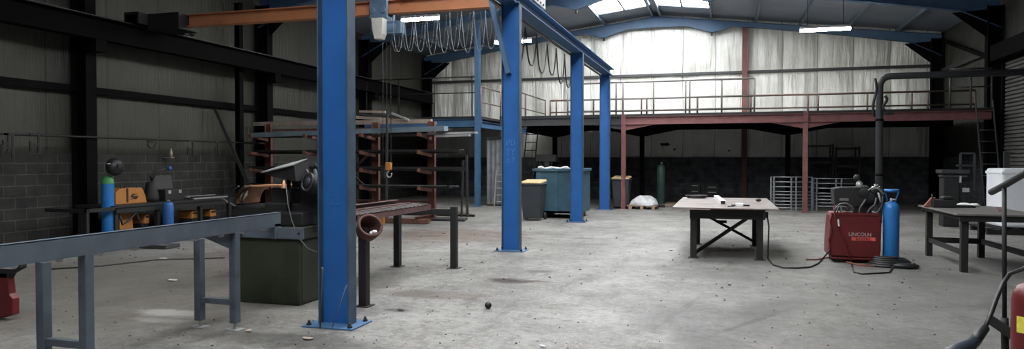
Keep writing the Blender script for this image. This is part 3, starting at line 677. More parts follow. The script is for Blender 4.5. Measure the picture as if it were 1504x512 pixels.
# cabinets under the mezzanine
def cabinet(px0, px1, pyt, Y, label, m='black'):
    a, c = PY(px0, pyt, Y), PY(px1, pyt, Y); h = a.z
    t = thing('tool_cabinet', ((a.x+c.x)/2, Y+.25, 0), label, 'cabinet')
    b = MB(); b.box(a.x, c.x, Y, Y+.5, .06, h); b.build('body', m, t, .01)
    for k in range(3):
        z0 = .1+(h-.14)*k/3; b = MB(); b.box(a.x+.02, c.x-.02, Y-.02, Y, z0, z0+(h-.14)/3-.02); d_ = b.build('drawer', m, t, .005)
        b = MB(); b.box(a.x+.1, c.x-.1, Y-.04, Y-.02, z0+(h-.14)/3-.08, z0+(h-.14)/3-.06); b.build('handle', 'lightsteel', d_)
    b = MB(); b.box(a.x+.03, c.x-.03, Y+.03, Y+.47, 0, .06); b.build('plinth', 'black', t)
cabinet(1012, 1029, 268, 27.2, 'black drawer cabinet under the mezzanine behind the left half of the plate table')
cabinet(1036, 1056, 270, 27.2, 'black drawer cabinet under the mezzanine with two bright latches behind the table')
# green gas cylinder on back
def gas(loc, h, r, label, m, mc=None, cap=True, rz=0):
    t = thing('gas_cylinder', loc, label, 'gas cylinder')
    x, y, z = loc
    b = MB(); b.lathe((x, y, z), [(0, .0), (r*.9, 0), (r, .03), (r, h*.86), (r*.93, h*.90), (r*.7, h*.945), (r*.35, h*.965), (r*.28, h*.97), (0, h*.97)], 22); b.build('body', m, t)
    if mc:
        b = MB(); b.lathe((x, y, z), [(r*1.01, h*.845), (r*1.01, h*.862), (r*.95, h*.902), (r*.71, h*.948), (r*.36, h*.97), (0, h*.972)], 22); b.build('shoulder', mc, t)
    b = MB(); b.cyl((x, y, z+h*.96), (x, y, z+h*1.02), .022, 10); b.cyl((x, y, z+h*1.0), (x+.06, y-.02, z+h*1.0), .014, 8); b.build('valve', 'lightsteel', t)
    return t
gp = G(971, 301); t = gas((gp.x, gp.y, 0), 1.50, .15, 'tall dull green gas cylinder standing under the mezzanine beside the white bag', 'cyl_green')
# white bag on pallet
gp = G(942, 307.5); bx, by = gp.x, gp.y+.5
t = thing('pallet', (bx, by, 0), 'small wooden pallet under the white bag by the red mezzanine post', 'pallet')
b = MB()
for k in range(5): b.box(bx-.48, bx+.48, by-.42+k*.19, by-.32+k*.19, .1, .12)
b.build('deck', 'palette', t)
for k in range(3):
    b = MB(); b.box(bx-.42+k*.37, bx-.32+k*.37, by-.42, by+.44, 0, .1); b.build('bearer', 'palette', t)
b = MB(); nseg = 26; vs = []; fs = []
for i in range(11):
    u = i/10
    for k in range(nseg):
        a = 2*math.pi*k/nseg; rr = (1-u**2.2)**.5*(.47-.08*u)
        ex = rr*math.copysign(abs(math.cos(a))**.7, math.cos(a))*1.02; ey = rr*.85*math.copysign(abs(math.sin(a))**.7, math.sin(a))
        w = 1+.14*noise.noise(V((a*2.4, u*4, 1)))+.07*noise.noise(V((a*6, u*9, 4)))
        vs.append(V((bx+ex*w+.03, by+ey*w, .122+.31*u*(1+.30*noise.noise(V((ex*5, ey*5, 2)))+.15*noise.noise(V((ex*12, ey*12, 5)))))))
for i in range(10):
    for k in range(nseg): fs.append((i*nseg+k, i*nseg+(k+1) % nseg, (i+1)*nseg+(k+1) % nseg, (i+1)*nseg+k))
fs.append(list(range(nseg))[::-1]); fs.append([10*nseg+k for k in range(nseg)])
b.add(vs, fs, True); tag(b.build('bulk_bag', 'bag'), 'slumped white plastic bag lying on a small pallet under the mezzanine', 'bag')
# offcuts next to it
for k, (px, py, L_, m, lb) in enumerate([(966, 304, .5, 'dark', 'dark round bar end lying beside the white bag'), (984, 301, .5, 'palette', 'yellowish wood offcut lying left of the plate table'), (978, 304, .35, 'wood', 'short pale timber block lying at the foot of the green cylinder')]):
    p = G(px, py); b = MB(); b.bar(p+V((-L_/2, 0, .05)), p+V((L_/2, .15*k, .05)), .1, .09); tag(b.build('offcut', m, None, .01), lb, 'offcut')
# silver-white skin tear marks on wall: torn dark patches
# ------------------------------------------------------------------ cantilever rack with steel stock
RY = 17.3
ups = [PY(px, 235, RY).x for px in (395, 472, 552, 634)]
lv = [2.29, 1.84, 1.38, .93]
t = thing('cantilever_rack', ((ups[0]+ups[3])/2, RY, 0), 'orange cantilever rack loaded with long steel bars behind the hoist', 'rack')
for x in ups:
    b = MB(); b.ibeam((x, RY, .1), (x, RY, 2.62), .2, .11, (1, 0, 0), .012, .01); b.build('upright', 'rustorange', t)
    b = MB(); b.ibeam((x, RY+.15, .1), (x, RY-1.05, .1), .16, .11, (0, 0, 1)); b.build('foot', 'rustorange', t)
    for z in lv:
        b = MB(); b.bar((x-.0, RY-.05, z-.12), (x, RY-.82, z-.045), .07, .08); b.box(x-.04, x+.04, RY-.85, RY-.82, z-.08, z+.015); b.build('arm', 'rustorange', t)
b = MB(); b.bar((ups[0], RY+.04, .5), (ups[3], RY+.04, .5), .05, .06); b.bar((ups[0], RY+.04, 2.45), (ups[3], RY+.04, 2.45), .05, .06)
b.bar((ups[1], RY+.05, 1.95), (ups[2], RY+.05, .6), .03, .06); b.bar((ups[1], RY+.05, .6), (ups[2], RY+.05, 1.95), .03, .06); b.build('brace', 'rustorange', t)
adj = ['dark round', 'black square', 'grey flat', 'rusty angle', 'dull channel', 'thin black']
lvn = ['upper', 'second', 'third', 'lowest']
k2 = 0
for li, z in enumerate(lv):
    for j in range(7):
        if li == 0 and j < 5: continue
        yy = RY-.76+j*.105; e0 = random.uniform(-12.6, -12.2); e1 = PY([690, 686, 683, 674][li]+random.uniform(-22, 3), 235, yy).x
        s = random.choice([.035, .045, .05, .06]); b = MB(); mm = ['dark', 'black', 'dark', 'dark', 'girt', 'black', 'dark'][(j+li*3) % 7]
        shape = (j+li) % 3
        zz = z-.03+(.078*0)
        zz = z-.12+.075*((RY-.05-yy)/.77)+.045+s/2
        if shape == 0: b.tube([(e0, yy, zz), (e1, yy, zz)], s/2, 8)
        elif shape == 1: b.bar((e0, yy, zz), (e1, yy, zz), s, s)
        else: b.bar((e0, yy, zz-s/2+.005), (e1, yy, zz-s/2+.005), s*1.3, .01); b.bar((e0, yy-s*.6, zz), (e1, yy-s*.6, zz), .01, s)
        kind = ['round bar', 'square tube', 'angle bar'][shape]
        tag(b.build('steel_bar', mm), 'long dark steel %s lying on the %s arms of the cantilever rack' % (kind, lvn[li]), 'steel bar', 'bars on the %s arms of the rack' % lvn[li])
# notable top stock
def stock(px0, px1, y0, y1, Y, w, h, m, label, z=None):
    a, c = PY(px0, y0, Y), PY(px1, y1, Y)
    b = MB(); b.bar(a, c, w, h); tag(b.build('steel_stock', m), label, 'steel stock')
stock(374, 655, 198.5, 188.5, RY-.62, .28, .12, 'bluesheet', 'wide blue-grey channel lying along the top arms of the rack')
stock(622, 700, 197, 194.5, RY-.35, .22, .05, 'lightsteel', 'bright flat bar sticking out at the top right end of the rack')
stock(640, 690, 200, 198.5, RY-.55, .2, .05, 'lightsteel', 'second bright flat bar poking out under the top right end of the rack')
stock(374, 634, 182, 178, RY+.1, .12, .11, 'wood', 'long pale brown timber beam lying across the top of the rack')
for (x0_, y0_, x1_, y1_, yy, s_, m_, lb) in [(524, 167, 628, 176, RY+.3, .06, 'girt', 'grey bar slanting over the timber on top of the rack'), (524, 172, 640, 181, RY+.18, .08, 'wood', 'grey-brown plank slanting down on top of the rack'),
                                       (528, 163.5, 566, 164.5, RY+.35, .06, 'wood', 'short pale rail of a frame lying on top of the rack'), (440, 168, 470, 170, RY+.2, .16, 'dark', 'dark bar bundle end on top of the rack left of the front blue column'),
                                       (575, 166, 600, 176, RY, .05, 'lightsteel', 'short bright bar end lying on top of the rack')]:
    a, c = PY(x0_, y0_, yy), PY(x1_, y1_, yy); b = MB(); b.bar(a, c, s_*1.2, s_); tag(b.build('steel_stock', m_), lb, 'steel stock')
a = PY(567.5, 160, RY-.9); b = MB(); b.bar((a.x, RY-.9, 0), (a.x+.02, RY-.9, 2.75), .05, .05, (0, 1, 0)); tag(b.build('leaning_bar', 'girt'), 'tall grey bar standing upright in front of the rack by the hoist chain', 'steel bar')
# lower stock on floor in front of rack
a, c = G(520, 325), G(630, 329)
b = MB(); b.bar((a.x-1.0, c.y, .07), (c.x, c.y, .07), .12, .12); tag(b.build('floor_beam', 'rustorange', None, .01), 'long orange-brown steel beam lying on the floor in front of the rack', 'beam')
a = G(563, 329); b = MB(); b.box(a.x-.07, a.x+.07, a.y-.12, a.y-.02, 0, .42); tag(b.build('marker_post', 'orangebox', None, .01), 'short yellow-orange block standing before the orange beam on the floor', 'block')
for k in range(6):
    yy = 18.9+.14*(k % 3); z = .031+.061*(k//3); x0_ = PY(655, 290, yy).x; x1_ = PY(697, 290, yy).x
    b = MB(); b.bar((x0_-1.5, yy, z), (x1_-.05*k, yy, z), .09, .06); tag(b.build('timber_length', 'wood' if k % 2 else 'dark'), 'timber length in the low pile at the right foot of the rack', 'timber', 'low timber pile right of the rack')
b = MB(); x_ = PY(691, 235, 19.0).x; b.bar((x_, 18.75, 0), (x_-.02, 18.75, 1.75), .06, .06, (0, 1, 0)); b.bar((x_-.18, 18.75, 0), (x_-.12, 18.75, 1.6), .05, .05, (0, 1, 0)); tag(b.build('rack_end_guard', 'girt'), 'dark upright pair of bars at the right end of the rack', 'post')
b = MB(); a = G(668, 325); b.prism([(a.x-.9, a.y, 0), (a.x+.25, a.y+.05, 0), (a.x+.1, a.y+.7, 0), (a.x-.9, a.y+.7, 0)], (0, 0, .05)); tag(b.build('steel_plate', 'black'), 'black steel plate lying on the floor right of the orange beam', 'plate')

# ------------------------------------------------------------------ infeed conveyor (grey, foreground left)
RX = -4.37; RXL = -4.84
t = thing('infeed_conveyor', (-4.6, 5, 0), 'long grey steel infeed conveyor in the left foreground', 'conveyor')
b = MB(); y0, y1 = 1.6, 6.3
b.box(RX-.012, RX, y0, y1, .925, 1.065); b.box(RX-.06, RX, y0, y1, 1.055, 1.065); b.box(RX-.06, RX, y0, y1, .92, .93); b.build('side_rail', 'grey_rail', t, .002)
b = MB(); b.box(RXL, RXL+.012, y0, y1-.1, .85, .98); b.box(RXL, RXL+.06, y0, y1-.1, .97, .98); b.build('side_rail', 'grey_rail', t)
for k in range(14):
    yy = y0+.2+k*.33
    if yy < y1-.1:
        b = MB(); b.cyl((RXL+.02, yy, .93), (RX-.02, yy, .93), .035, 12); b.build('roller', 'lightsteel', t)
l1, l2 = G(343, 489), G(272, 491)
for (yy, ex) in ((4.0, 0), (5.62, 0), (2.2, 0)):
    for xx, zt_ in ((RX-.035, .925), (RXL+.035, .85)):
        b = MB(); b.box(xx-.036, xx+.036, yy-.036, yy+.036, .07, zt_); b.build('leg', 'grey_rail', t, .004)
        b = MB(); b.cyl((xx, yy, .008), (xx, yy, .09), .012, 8); b.obox((xx, yy, .006), (.075, 0, 0), (0, .055, 0), (0, 0, .006)); b.build('levelling_foot', 'lightsteel', t)
    b = MB(); b.box(RXL+.07, RX-.07, yy-.025, yy+.025, .24, .29); b.build('stretcher', 'grey_rail', t)
# end bracket near the saw
b = MB(); a = PY(347, 350, 6.25); c = PY(417, 350, 6.6)
b.box(RXL+.05, RX+.30, 6.24, 6.26, .80, .91); b.box(RX-.04, RX, 6.2, 6.3, .80, .95); b.build('end_bracket', 'grey_rail', t)
b = MB(); b.cyl((RX+.25, 6.235, .855), (RX+.25, 6.245, .855), .014, 10); b.build('bolt_hole', 'black', t)
b = MB(); b.prism([(RX-.05, 5.2, .925), (RX-.05, 5.7, .925), (RX-.05, 5.62, .75)], (.01, 0, 0)); b.build('gusset', 'grey_rail', t)
# ------------------------------------------------------------------ saw with green coolant tank
a = G(345, 467); c = G(439, 468); e = G(468, 459)
sx0, sx1, sy0 = a.x, c.x, (a.y+c.y)/2
HT = .86
sy0 = 6.75
sx0 = PY(348, 466, sy0).x; sx1 = PY(440, 468, sy0).x
t = thing('band_saw', ((sx0+sx1)/2, sy0+.5, 0), 'band saw on a grimy green base beside the front blue column', 'saw')
b = MB(); b.box(sx0, sx1, sy0, sy0+.58, 0, HT-.13); b.box(sx0-.03, sx1+.03, sy0-.03, sy0+.61, HT-.13, HT); b.build('base_tank', 'green', t, .01)
b = MB(); b.box(sx1-.19, sx1-.01, sy0-.008, sy0, .02, HT-.15); b.box(sx1, sx1+.008, sy0+.05, sy0+.52, .02, HT-.15); b.build('access_panel', 'green', t, .003)
b = MB(); b.box(sx0+.15, sx1+.03, sy0+.3, sy0+.6, HT, HT+.25); b.box(sx1-.45, sx1-.02, sy0+.1, sy0+.58, HT, HT+.16); b.build('bed', 'black', t, .02)
# bow with wheels
mc = PY(462, 290, sy0+.3); 
b = MB(); b.box(mc.x-.62, mc.x+.22, sy0+.35, sy0+.55, HT+.2, HT+.42); b.box(mc.x-.2, mc.x+.05, sy0+.3, sy0+.62, HT+.1, HT+.55); b.build('saw_bow', 'black', t, .02)
w0 = PY(452, 267, sy0+.15); ax = V((-.35, -.9, .25)).normalized()
b = MB(); b.lathe(w0, [(0, 0), (.09, 0), (.095, .02), (.11, .03), (.125, .06), (.125, .10), (.10, .16), (.08, .30), (0, .30)], 24, -ax); b.build('motor', 'dark', t)
b = MB(); b.lathe(w0+ax*.005, [(.085, 0), (.11, 0), (.11, .01), (.085, .01), (.085, 0)], 24, ax); b.lathe(w0+ax*.005, [(.0, 0.004), (.05, .004), (.05, .0), (0, 0)], 16, ax); b.build('motor_cover', 'girt', t)
# control panel box tilted
p1 = PY(387, 254, sy0+.2); p2 = PY(432, 243, sy0+.05)
b = MB(); b.add([p1, p2, p2+V((.0, .28, .05)), p1+V((.05, .28, .05)), p1-V((-.12, 0, .04)), p2-V((-.02, 0, .17)), p2+V((.02, .28, -.17)), p1+V((.12, .28, -.04))], [(0, 1, 2, 3), (4, 7, 6, 5), (0, 4, 5, 1), (1, 5, 6, 2), (2, 6, 7, 3), (3, 7, 4, 0)]); b.build('control_box', 'black', t)
nrm = V((0, -.12, .0)); b = MB(); b.add([p1+V((-.02, -.02, .0)), p2+V((0, -.02, .0)), p2+V((0, .26, .07)), p1+V((.03, .26, .07)), p1+V((-.02, -.02, .012)), p2+V((0, -.02, .012)), p2+V((0, .26, .082)), p1+V((.03, .26, .082))], [(3, 2, 1, 0), (4, 5, 6, 7), (0, 1, 5, 4), (1, 2, 6, 5), (2, 3, 7, 6), (3, 0, 4, 7)]); b.build('control_lid', 'aluminium', t)
b = MB(); q = PY(424, 262, sy0+.25); b.cyl((q.x, q.y, HT+.1), (q.x, q.y, q.z), .025, 8); b.build('panel_stalk', 'dark', t)
b = MB(); qa = PY(428, 264, sy0+.42); qb = PY(472, 340, sy0+.42); b.box(qa.x, qb.x, sy0+.42, sy0+.58, HT, qa.z); qc = PY(395, 300, sy0+.4); b.box(qc.x, qb.x, sy0+.36, sy0+.56, HT, qc.z); b.build('frame_casting', 'black', t, .02)
b = MB(); q = PY(417, 268, sy0); b.lathe(q-V((0, 0, .06)), [(.03, 0), (.028, .02), (.006, .09), (0, .09)], 12); b.build('guide_cone', 'copper', t)
b = MB(); b.tube([PY(420, 272, sy0), PY(423, 300, sy0-.02), PY(428, 322, sy0-.04), PY(438, 348, sy0-.06), PY(452, 365, sy0-.06), PY(466, 370, sy0+.05)], .006, 6); b.build('power_cable', 'cable', t)
b = MB(); 
for (xa_, ya_, xc_, yc_, r) in [(446, 243, 458, 262, .012), (462, 249, 466, 268, .02), (455, 256, 468, 256, .015), (468, 248, 462, 240, .01), (458, 262, 468, 275, .025)]: b.tube([PY(xa_, ya_, sy0+.3), PY(xc_, yc_, sy0+.25)], r, 8)
b.build('handwheel_arm', 'girt', t)
# copper-coloured curved hood and hoses left of saw
q = PY(385, 295, 8.4)
t = thing('saw_hood', (q.x, 8.4, 0), 'curved copper-brown hood lying between the workbench and the saw', 'hood')
b = MB(); prof_ = []
for k in range(13):
    aa = math.radians(180-100*k/12); prof_.append((aa))
outer = [V((q.x-.05+math.cos(a_)*.24, 8.2, 1.02+math.sin(a_)*.24)) for a_ in prof_]+[V((q.x+.42, 8.2, 1.27))]
inner = [V((p.x, 8.2, p.z-.02)) for p in outer[::-1]]
b.prism(outer+inner, (0, .55, 0)); b.build('shell', 'copper', t)
b = MB()
for k in range(3): b.tube([V((q.x-.1+.1*k+math.cos(a_)*.27, 8.18, 1.0+math.sin(a_)*.27)) for a_ in prof_[:9]], .012, 6)
b.build('hose', 'rubber', t)
b = MB(); b.box(q.x-.3, q.x+.5, 8.2, 8.8, .0, .98); b.build('stand', 'black', t, .02)
b = MB(); b.lathe(PY(363, 287, 8.3), [(0, 0), (.07, .01), (.10, .05), (.10, .07), (0, .08)], 14, (-.4, -.8, .4)); b.build('dial_plate', 'wood', t)
# ------------------------------------------------------------------ outfeed conveyor
t = thing('outfeed_conveyor', (-4.4, 8.4, 0), 'brown roller outfeed table on black legs behind the front blue column', 'conveyor')
ye_ = 9.62
for (xx, zt_, y1_) in ((-4.12, .955, ye_), (-4.66, 1.015, ye_-.05)):
    b = MB(); b.box(xx-.01, xx+.0, 7.45, y1_, zt_-.08, zt_); b.box(xx-.05 if xx > -4.5 else xx, xx if xx > -4.5 else xx+.04, 7.45, y1_, zt_-.012, zt_); b.build('side_channel', 'brown', t)
for k in range(15):
    yy = 7.52+k*.142; b = MB(); b.cyl((-4.63, yy, .925), (-4.14, yy, .925), .042, 10); b.build('roller', 'dark', t)
b = MB()
b.box(-4.33, -4.29, 7.45, ye_, .95, .972); b.box(-4.49, -4.45, 7.45, ye_, .95, .976); b.build('divider_strip', 'brown', t)
f1, f2, f3 = G(584, 391), G(667, 393.5), G(535, 449)
for p, zt_ in ((f1, .875), (f2, .91), (f3, .86)):
    b = MB(); b.box(p.x-.045, p.x+.045, p.y-.045, p.y+.045, .008, zt_); b.box(p.x-.085, p.x+.085, p.y-.085, p.y+.085, 0, .01); b.build('leg', 'black', t)
b = MB(); b.bar((f1.x, f1.y, .835), (f2.x, f2.y, .835), .06, .08); b.bar((f1.x, f1.y, .835), (f1.x, 7.5, .835), .05, .07); b.bar((f3.x-.3, f3.y+.05, .83), (f1.x, f3.y+.05, .83), .05, .07); b.bar((f3.x, f3.y, .83), (f3.x-.3, f3.y+.05, .83), .05, .06); b.build('frame', 'black', t)
# rusty pot hung at the end
pc = PD(541, 336, 7.75)
t = thing('scrap_pot', pc-V((0, 0, .12)), 'rusty open pot tilted on the black post beside the front blue column', 'pot')
axp = V((.50, -.42, .45)).normalized()
b = MB(); b.lathe(pc-axp*.13, [(0, 0), (.07, 0), (.11, .04), (.13, .12), (.132, .2), (.118, .2), (.112, .12), (.09, .045), (.0, .02)], 24, axp); b.build('bowl', 'rustdark', t)
b = MB(); b.lathe(pc+axp*.065, [(.13, 0), (.14, 0), (.14, .02), (.115, .02), (.115, 0)], 24, axp); b.build('rim', 'rustdark', t)
b = MB(); b.ball(PD(550, 340, 7.6), .028, 8, 1.3, 1, .7); b.ball(PD(545, 342, 7.65), .02, 8); tag(b.build('rag', 'rag'), 'white rag scrap stuck on the rim of the rusty pot', 'rag')
b = MB(); b.ball(PD(527, 352, 7.75), .024, 8, 1, 1, 1.3); tag(b.build('rag', 'rag'), 'small white rag hanging below the left side of the rusty pot', 'rag')
# ------------------------------------------------------------------ left workbench with welding kit
b0 = PX(130, 294, -11.6); b1 = PX(345, 292, -11.6)
BX0, BX1 = -12.58, -11.55; BY0, BY1 = 12.0, 17.0
BZ = 1.6-57/1040*0  # set below
BY0 = PX(169, 300, BX1).y; BY1 = min(16.95, PX(345, 296, BX1).y)
BZ = PX(240, 297, BX1).z
t = thing('workbench', ((BX0+BX1)/2, (BY0+BY1)/2, 0), 'long dark workbench against the left block wall', 'workbench')
b = MB(); b.box(BX0, BX1, BY0, BY1, BZ-.05, BZ); b.build('worktop', 'dark', t, .005)
b = MB(); b.box(BX1-.06, BX1-.02, BY0+.05, BY1-.05, BZ-.15, BZ-.05); b.build('apron', 'black', t)
b = MB(); ya_ = PX(127, 300, BX1).y; b.box(BX1-.05, BX1, ya_, BY0, BZ-.09, BZ-.02); b.box(BX1-.06, BX1, ya_, ya_+.06, 0, BZ-.02); b.box(BX0, BX1, ya_, ya_+.05, BZ-.09, BZ-.02); b.build('cylinder_rail', 'black', t)
for yy in (BY0+.1, (BY0+BY1)/2-.6, (BY0+BY1)/2+.7, BY1-.1):
    for xx in (BX0+.06, BX1-.1):
        b = MB(); b.box(xx-.04, xx+.04, yy-.04, yy+.04, 0, BZ-.05); b.build('leg', 'black', t)
def welder(px0, px1, y0, y1, X, z0, label, m='orangebox', logo=True, handles=True):
    a, c = PX(px0, y1, X), PX(px1, y1, X); h = PX((px0+px1)/2, y0, X).z-z0; ya, yb = a.y, c.y
    t = thing('welding_power_source', (X-.2, (ya+yb)/2, z0), label, 'welder')
    b = MB(); w = yb-ya; poly = [(X, ya, z0), (X, yb, z0), (X, yb-w*.06, z0+h*.55), (X, yb-w*.16, z0+h), (X, ya+w*.12, z0+h), (X, ya, z0+h*.75)]
    b.prism(poly, (-.35, 0, 0)); b.build('case', m, t, .01)
    if handles:
        for u in (.22, .72):
            b = MB(); yy = ya+w*u; b.tube([(X-.05, yy, z0+h-.01), (X-.05, yy, z0+h+.05), (X-.05, yy+w*.12, z0+h+.05), (X-.05, yy+w*.12, z0+h-.01)], .012, 6); b.build('handle', 'black', t)
        b = MB(); b.box(X, X+.012, ya+w*.33, ya+w*.38, z0+.03, z0+h); b.build('strap', 'black', t)
    if logo:
        b = MB(); cy = ya+w*.56; cz = z0+h*.42; s = h*.3
        b.prism([(X+.002, cy-s*1.3, cz-s*.5), (X+.002, cy+s*.7, cz-s*.5), (X+.002, cy+s*1.4, cz+s*.15), (X+.002, cy-s*.2, cz+s*.15), (X+.002, cy+.0, cz+s*.45), (X+.002, cy+s*1.3, cz+s*.5), (X+.002, cy-s*.3, cz+s*.75), (X+.002, cy-s*.9, cz), (X+.002, cy+s*.2, cz-s*.25)], (.004, 0, 0)); b.build('emblem', 'black', t)
    return t
welder(170, 216, 276, 295, BX1-.35, BZ, 'orange welding machine on the bench right of the blue gas cylinder')
welder(176, 196, 309, 337, BX1-.25, PX(186, 338, BX1-.25).z, 'tall orange welding unit under the bench beside the blue cylinder', handles=False, logo=False)
for (pa, pb, y0_, y1_, lb) in ((213, 220, 315, 336, 'narrow orange case under the bench right of the tall orange unit'), (282, 298, 310, 326, 'orange case under the right half of the bench'), (309, 318, 308, 322, 'small orange case under the right end of the bench')):
    X = BX1-.2; a, c = PX(pa, y1_, X), PX(pb, y1_, X); top = PX(pa, y0_, X).z
    t = thing('equipment_case', (X-.2, (a.y+c.y)/2, 0), lb, 'case')
    b = MB(); b.box(X-.4, X, a.y, c.y, .25, top); b.build('case', 'orangebox', t, .02)
    b = MB(); b.box(X-.001, X+.01, a.y+.03, c.y-.03, top-.07, top-.03); b.build('latch', 'black', t)
    b = MB(); b.box(X-.38, X-.02, a.y+.02, c.y-.02, 0, .25); b.build('plinth', 'black', t)
# cable looped under bench
b = MB(); X = BX1-.05; b.tube([PX(176, 316, X), PX(180, 330, X), PX(186, 326, X), PX(194, 318, X), PX(200, 312, X), PX(205, 325, X), PX(214, 338, X)], .02, 6); tag(b.build('welding_cable', 'rubber'), 'black cable looped under the bench in front of the orange unit', 'cable')
gx = BX1-.22; gy = PX(158.5, 300, gx).y; zt_ = PX(158, 255, gx).z
gas((gx, gy, 0), zt_+.01, .115, 'blue gas cylinder with green shoulder at the left end of the bench', 'cyl_blue', 'collar')
hp = V((gx+.14, gy+.04, zt_+.14)); b = MB(); b.ball(hp, .175, 14, .8, 1.05, 1.05); t = thing('welding_mask', hp-V((0, 0, .18)), 'black welding mask hanging over the top of the blue cylinder', 'mask')
b.build('shell', 'rubber', t); b = MB(); b.obox(hp+V((.138, -.02, .02)), (.01, 0, 0), (0, .05, 0), (0, 0, .04)); b.build('visor', 'dark', t)
b = MB(); b.obox(hp+V((.03, -.16, .06)), (.02, 0, 0), (0, .05, 0), (0, 0, .01)); b.build('headband_knob', 'aluminium', t)
# second cylinder behind bench
gy = PX(247, 320, BX0+.3).y; gas((BX1+.16, PX(247, 320, BX1+.16).y, 0), .74, .11, 'small blue gas cylinder under the middle of the bench', 'cyl_navy')
# dark case open on bench
X = BX1-.3; a, c = PX(243, 296, X), PX(271, 296, X); zm = PX(250, 278, X).z; zt_ = PX(250, 258, X).z
t = thing('tool_case', (X-.2, (a.y+c.y)/2, BZ), 'open black tool case with two bright latches on the bench', 'case')
b = MB(); b.box(X-.35, X, a.y, c.y, BZ, zm); b.build('body', 'black', t, .015)
b = MB(); b.prism([(X-.3, a.y+.02, zm+.01), (X-.3, c.y-.02, zm+.01), (X-.42, c.y+.06, zt_), (X-.42, a.y+.04, zt_)], (-.05, 0, .0)); b.build('lid', 'black', t)
for u in (.2, .75):
    b = MB(); yy = a.y+(c.y-a.y)*u; b.box(X, X+.015, yy-.04, yy+.04, zm-.09, zm-.02); b.build('latch', 'aluminium', t)
# dark bag / machine next to it with blue knob
a = PX(233, 295, X); zt2 = PX(235, 255, X).z
t = thing('regulator_stack', (X-.1, a.y, BZ), 'dark regulator set with a blue knob behind the tool case on the bench', 'equipment')
b = MB(); b.lathe((X-.2, a.y, BZ), [(0, 0), (.16, 0), (.16, .1), (.12, .3), (.1, .42), (0, .45)], 14); b.build('body', 'black', t)
b = MB(); q = PX(248, 247, X-.1); b.lathe(q, [(0, 0), (.04, 0), (.05, .03), (.03, .06), (0, .06)], 12, (1, 0, 0)); b.build('knob', 'cyl_navy', t)
b = MB(); b.tube([(X-.2, a.y, BZ+.4), (X-.15, a.y+.1, q.z-.05), q], .02, 6); b.build('hose', 'rubber', t)
# bars lying on bench
for k in range(7):
    yy0 = PX(262+k*3, 290, X).y; xx = BX1-.15-k*.12; z = BZ+.02+.03*(k % 2)
    b = MB(); b.bar((xx, yy0+.3, z), (xx, BY1-.1-.12*(k % 3), z), .045, .03); tag(b.build('bench_bar', ['lightsteel', 'dark', 'girt'][k % 3]), 'flat bar in the bundle lying on the right part of the bench', 'steel bar', 'bars lying on the left wall bench')
b = MB(); b.tube([PX(325, 290, -11.3), PX(335, 297, -11.1), PX(350, 304, -10.8), PX(366, 312, -10.4)], .02, 6); tag(b.build('grease_lever', 'aluminium'), 'bright diagonal lever sticking out beyond the right end of the bench', 'lever')
p = PX(366, 312, -10.4)
b = MB(); b.box(p.x-.35, p.x+.25, p.y-.2, p.y+.3, 0, p.z-.01); t = tag(b.build('parts_crate', 'black', None, .02), 'black steel crate on the floor between the bench and the saw', 'crate')
# clothes rail on left wall w/ clamps
t = thing('tool_rail', (XL+.45, 12, 2.08), 'thin steel rail along the left wall holding clamps', 'rail')
b = MB(); b.cyl((XL+.45, 5.8, 2.08), (XL+.45, 17.5, 2.08), .022, 8); b.build('rod', 'dark', t)
b = MB()
for yy in (7.0, 11.5, 14.6, 17.4): b.bar((XL, yy, 2.08), (XL+.45, yy, 2.08), .03, .03)
b.build('rail_bracket', 'dark', t)
def clampf(px, y0_, y1_, w, label, wide=True):
    X = XL+.47; a = PX(px, y0_, X); c = PX(px, y1_, X); t = thing('clamp', c, label, 'clamp')
    b = MB(); b.bar(a+UP*.03, c, .02, .04, (0, 1, 0)); b.bar(a, a-V((0, w, 0)), .03, .04); b.build('bar', 'dark', t)
    b = MB(); z = (a.z*.45+c.z*.55); b.bar((X, a.y+.02, z), (X, a.y-w, z), .03, .04); b.bar((X, a.y-w, z+.06), (X, a.y-w, z-.14), .02, .02, (0, 1, 0)); b.build('jaw', 'dark', t)
clampf(19, 197, 232, .22, 'double bar clamp hanging on the left wall rail at the picture edge'); clampf(12, 197, 222, .0+.1, 'short clamp hanging at the far left end of the wall rail')
clampf(57, 197, 224, .18, 'dark clamp hanging on the wall rail left of the wide black column'); clampf(283, 207, 229, .16, 'dark clamp hanging on the wall rail above the bench bars'); clampf(320, 208, 228, .1, 'small dark clamp hanging near the slanting bar on the left wall')
X = XL+.5; c0 = PX(223, 209, X); b = MB(); b.tube([c0+V((0, math.cos(a)*.13, math.sin(a)*.13)) for a in [math.radians(q) for q in range(190, 355, 15)]]+[c0+V((0, .14, .02)), c0+V((0, -.14, .02))], .018, 6); tag(b.build('hanging_ring', 'dark'), 'half-round metal ring hanging from the rail above the orange welder', 'ring')
c0 = PX(251, 224, X-.3); b = MB(); b.lathe(c0-UP*.1, [(0, 0), (.035, 0), (.04, .12), (.02, .15), (.018, .2), (0, .2)], 12); b.bar(c0+V((-.35, 0, -.12)), c0+V((.05, 0, -.12)), .1, .02); tag(b.build('spray_bottle', 'wood'), 'small beige bottle on a bracket on the left wall', 'bottle')
# slanting bar on left wall
a = PX(316, 160, XL+.12); c = PX(346, 228, XL+.6); b = MB(); dd = (c-a); g_ = a+dd*((0-a.z)/dd.z); b.bar(a, g_, .09, .07); tag(b.build('leaning_bar', 'dark'), 'dark bar leaning diagonally against the left wall above the bench end', 'steel bar')
# floor cable under left side
b = MB(); b.tube([G(60, 397)+UP*.01, G(150, 391)+UP*.01, G(230, 382)+UP*.01, G(330, 379)+UP*.01], .012, 6); tag(b.build('floor_cable', 'rubber'), 'thin black cable lying across the floor left of the saw', 'cable')
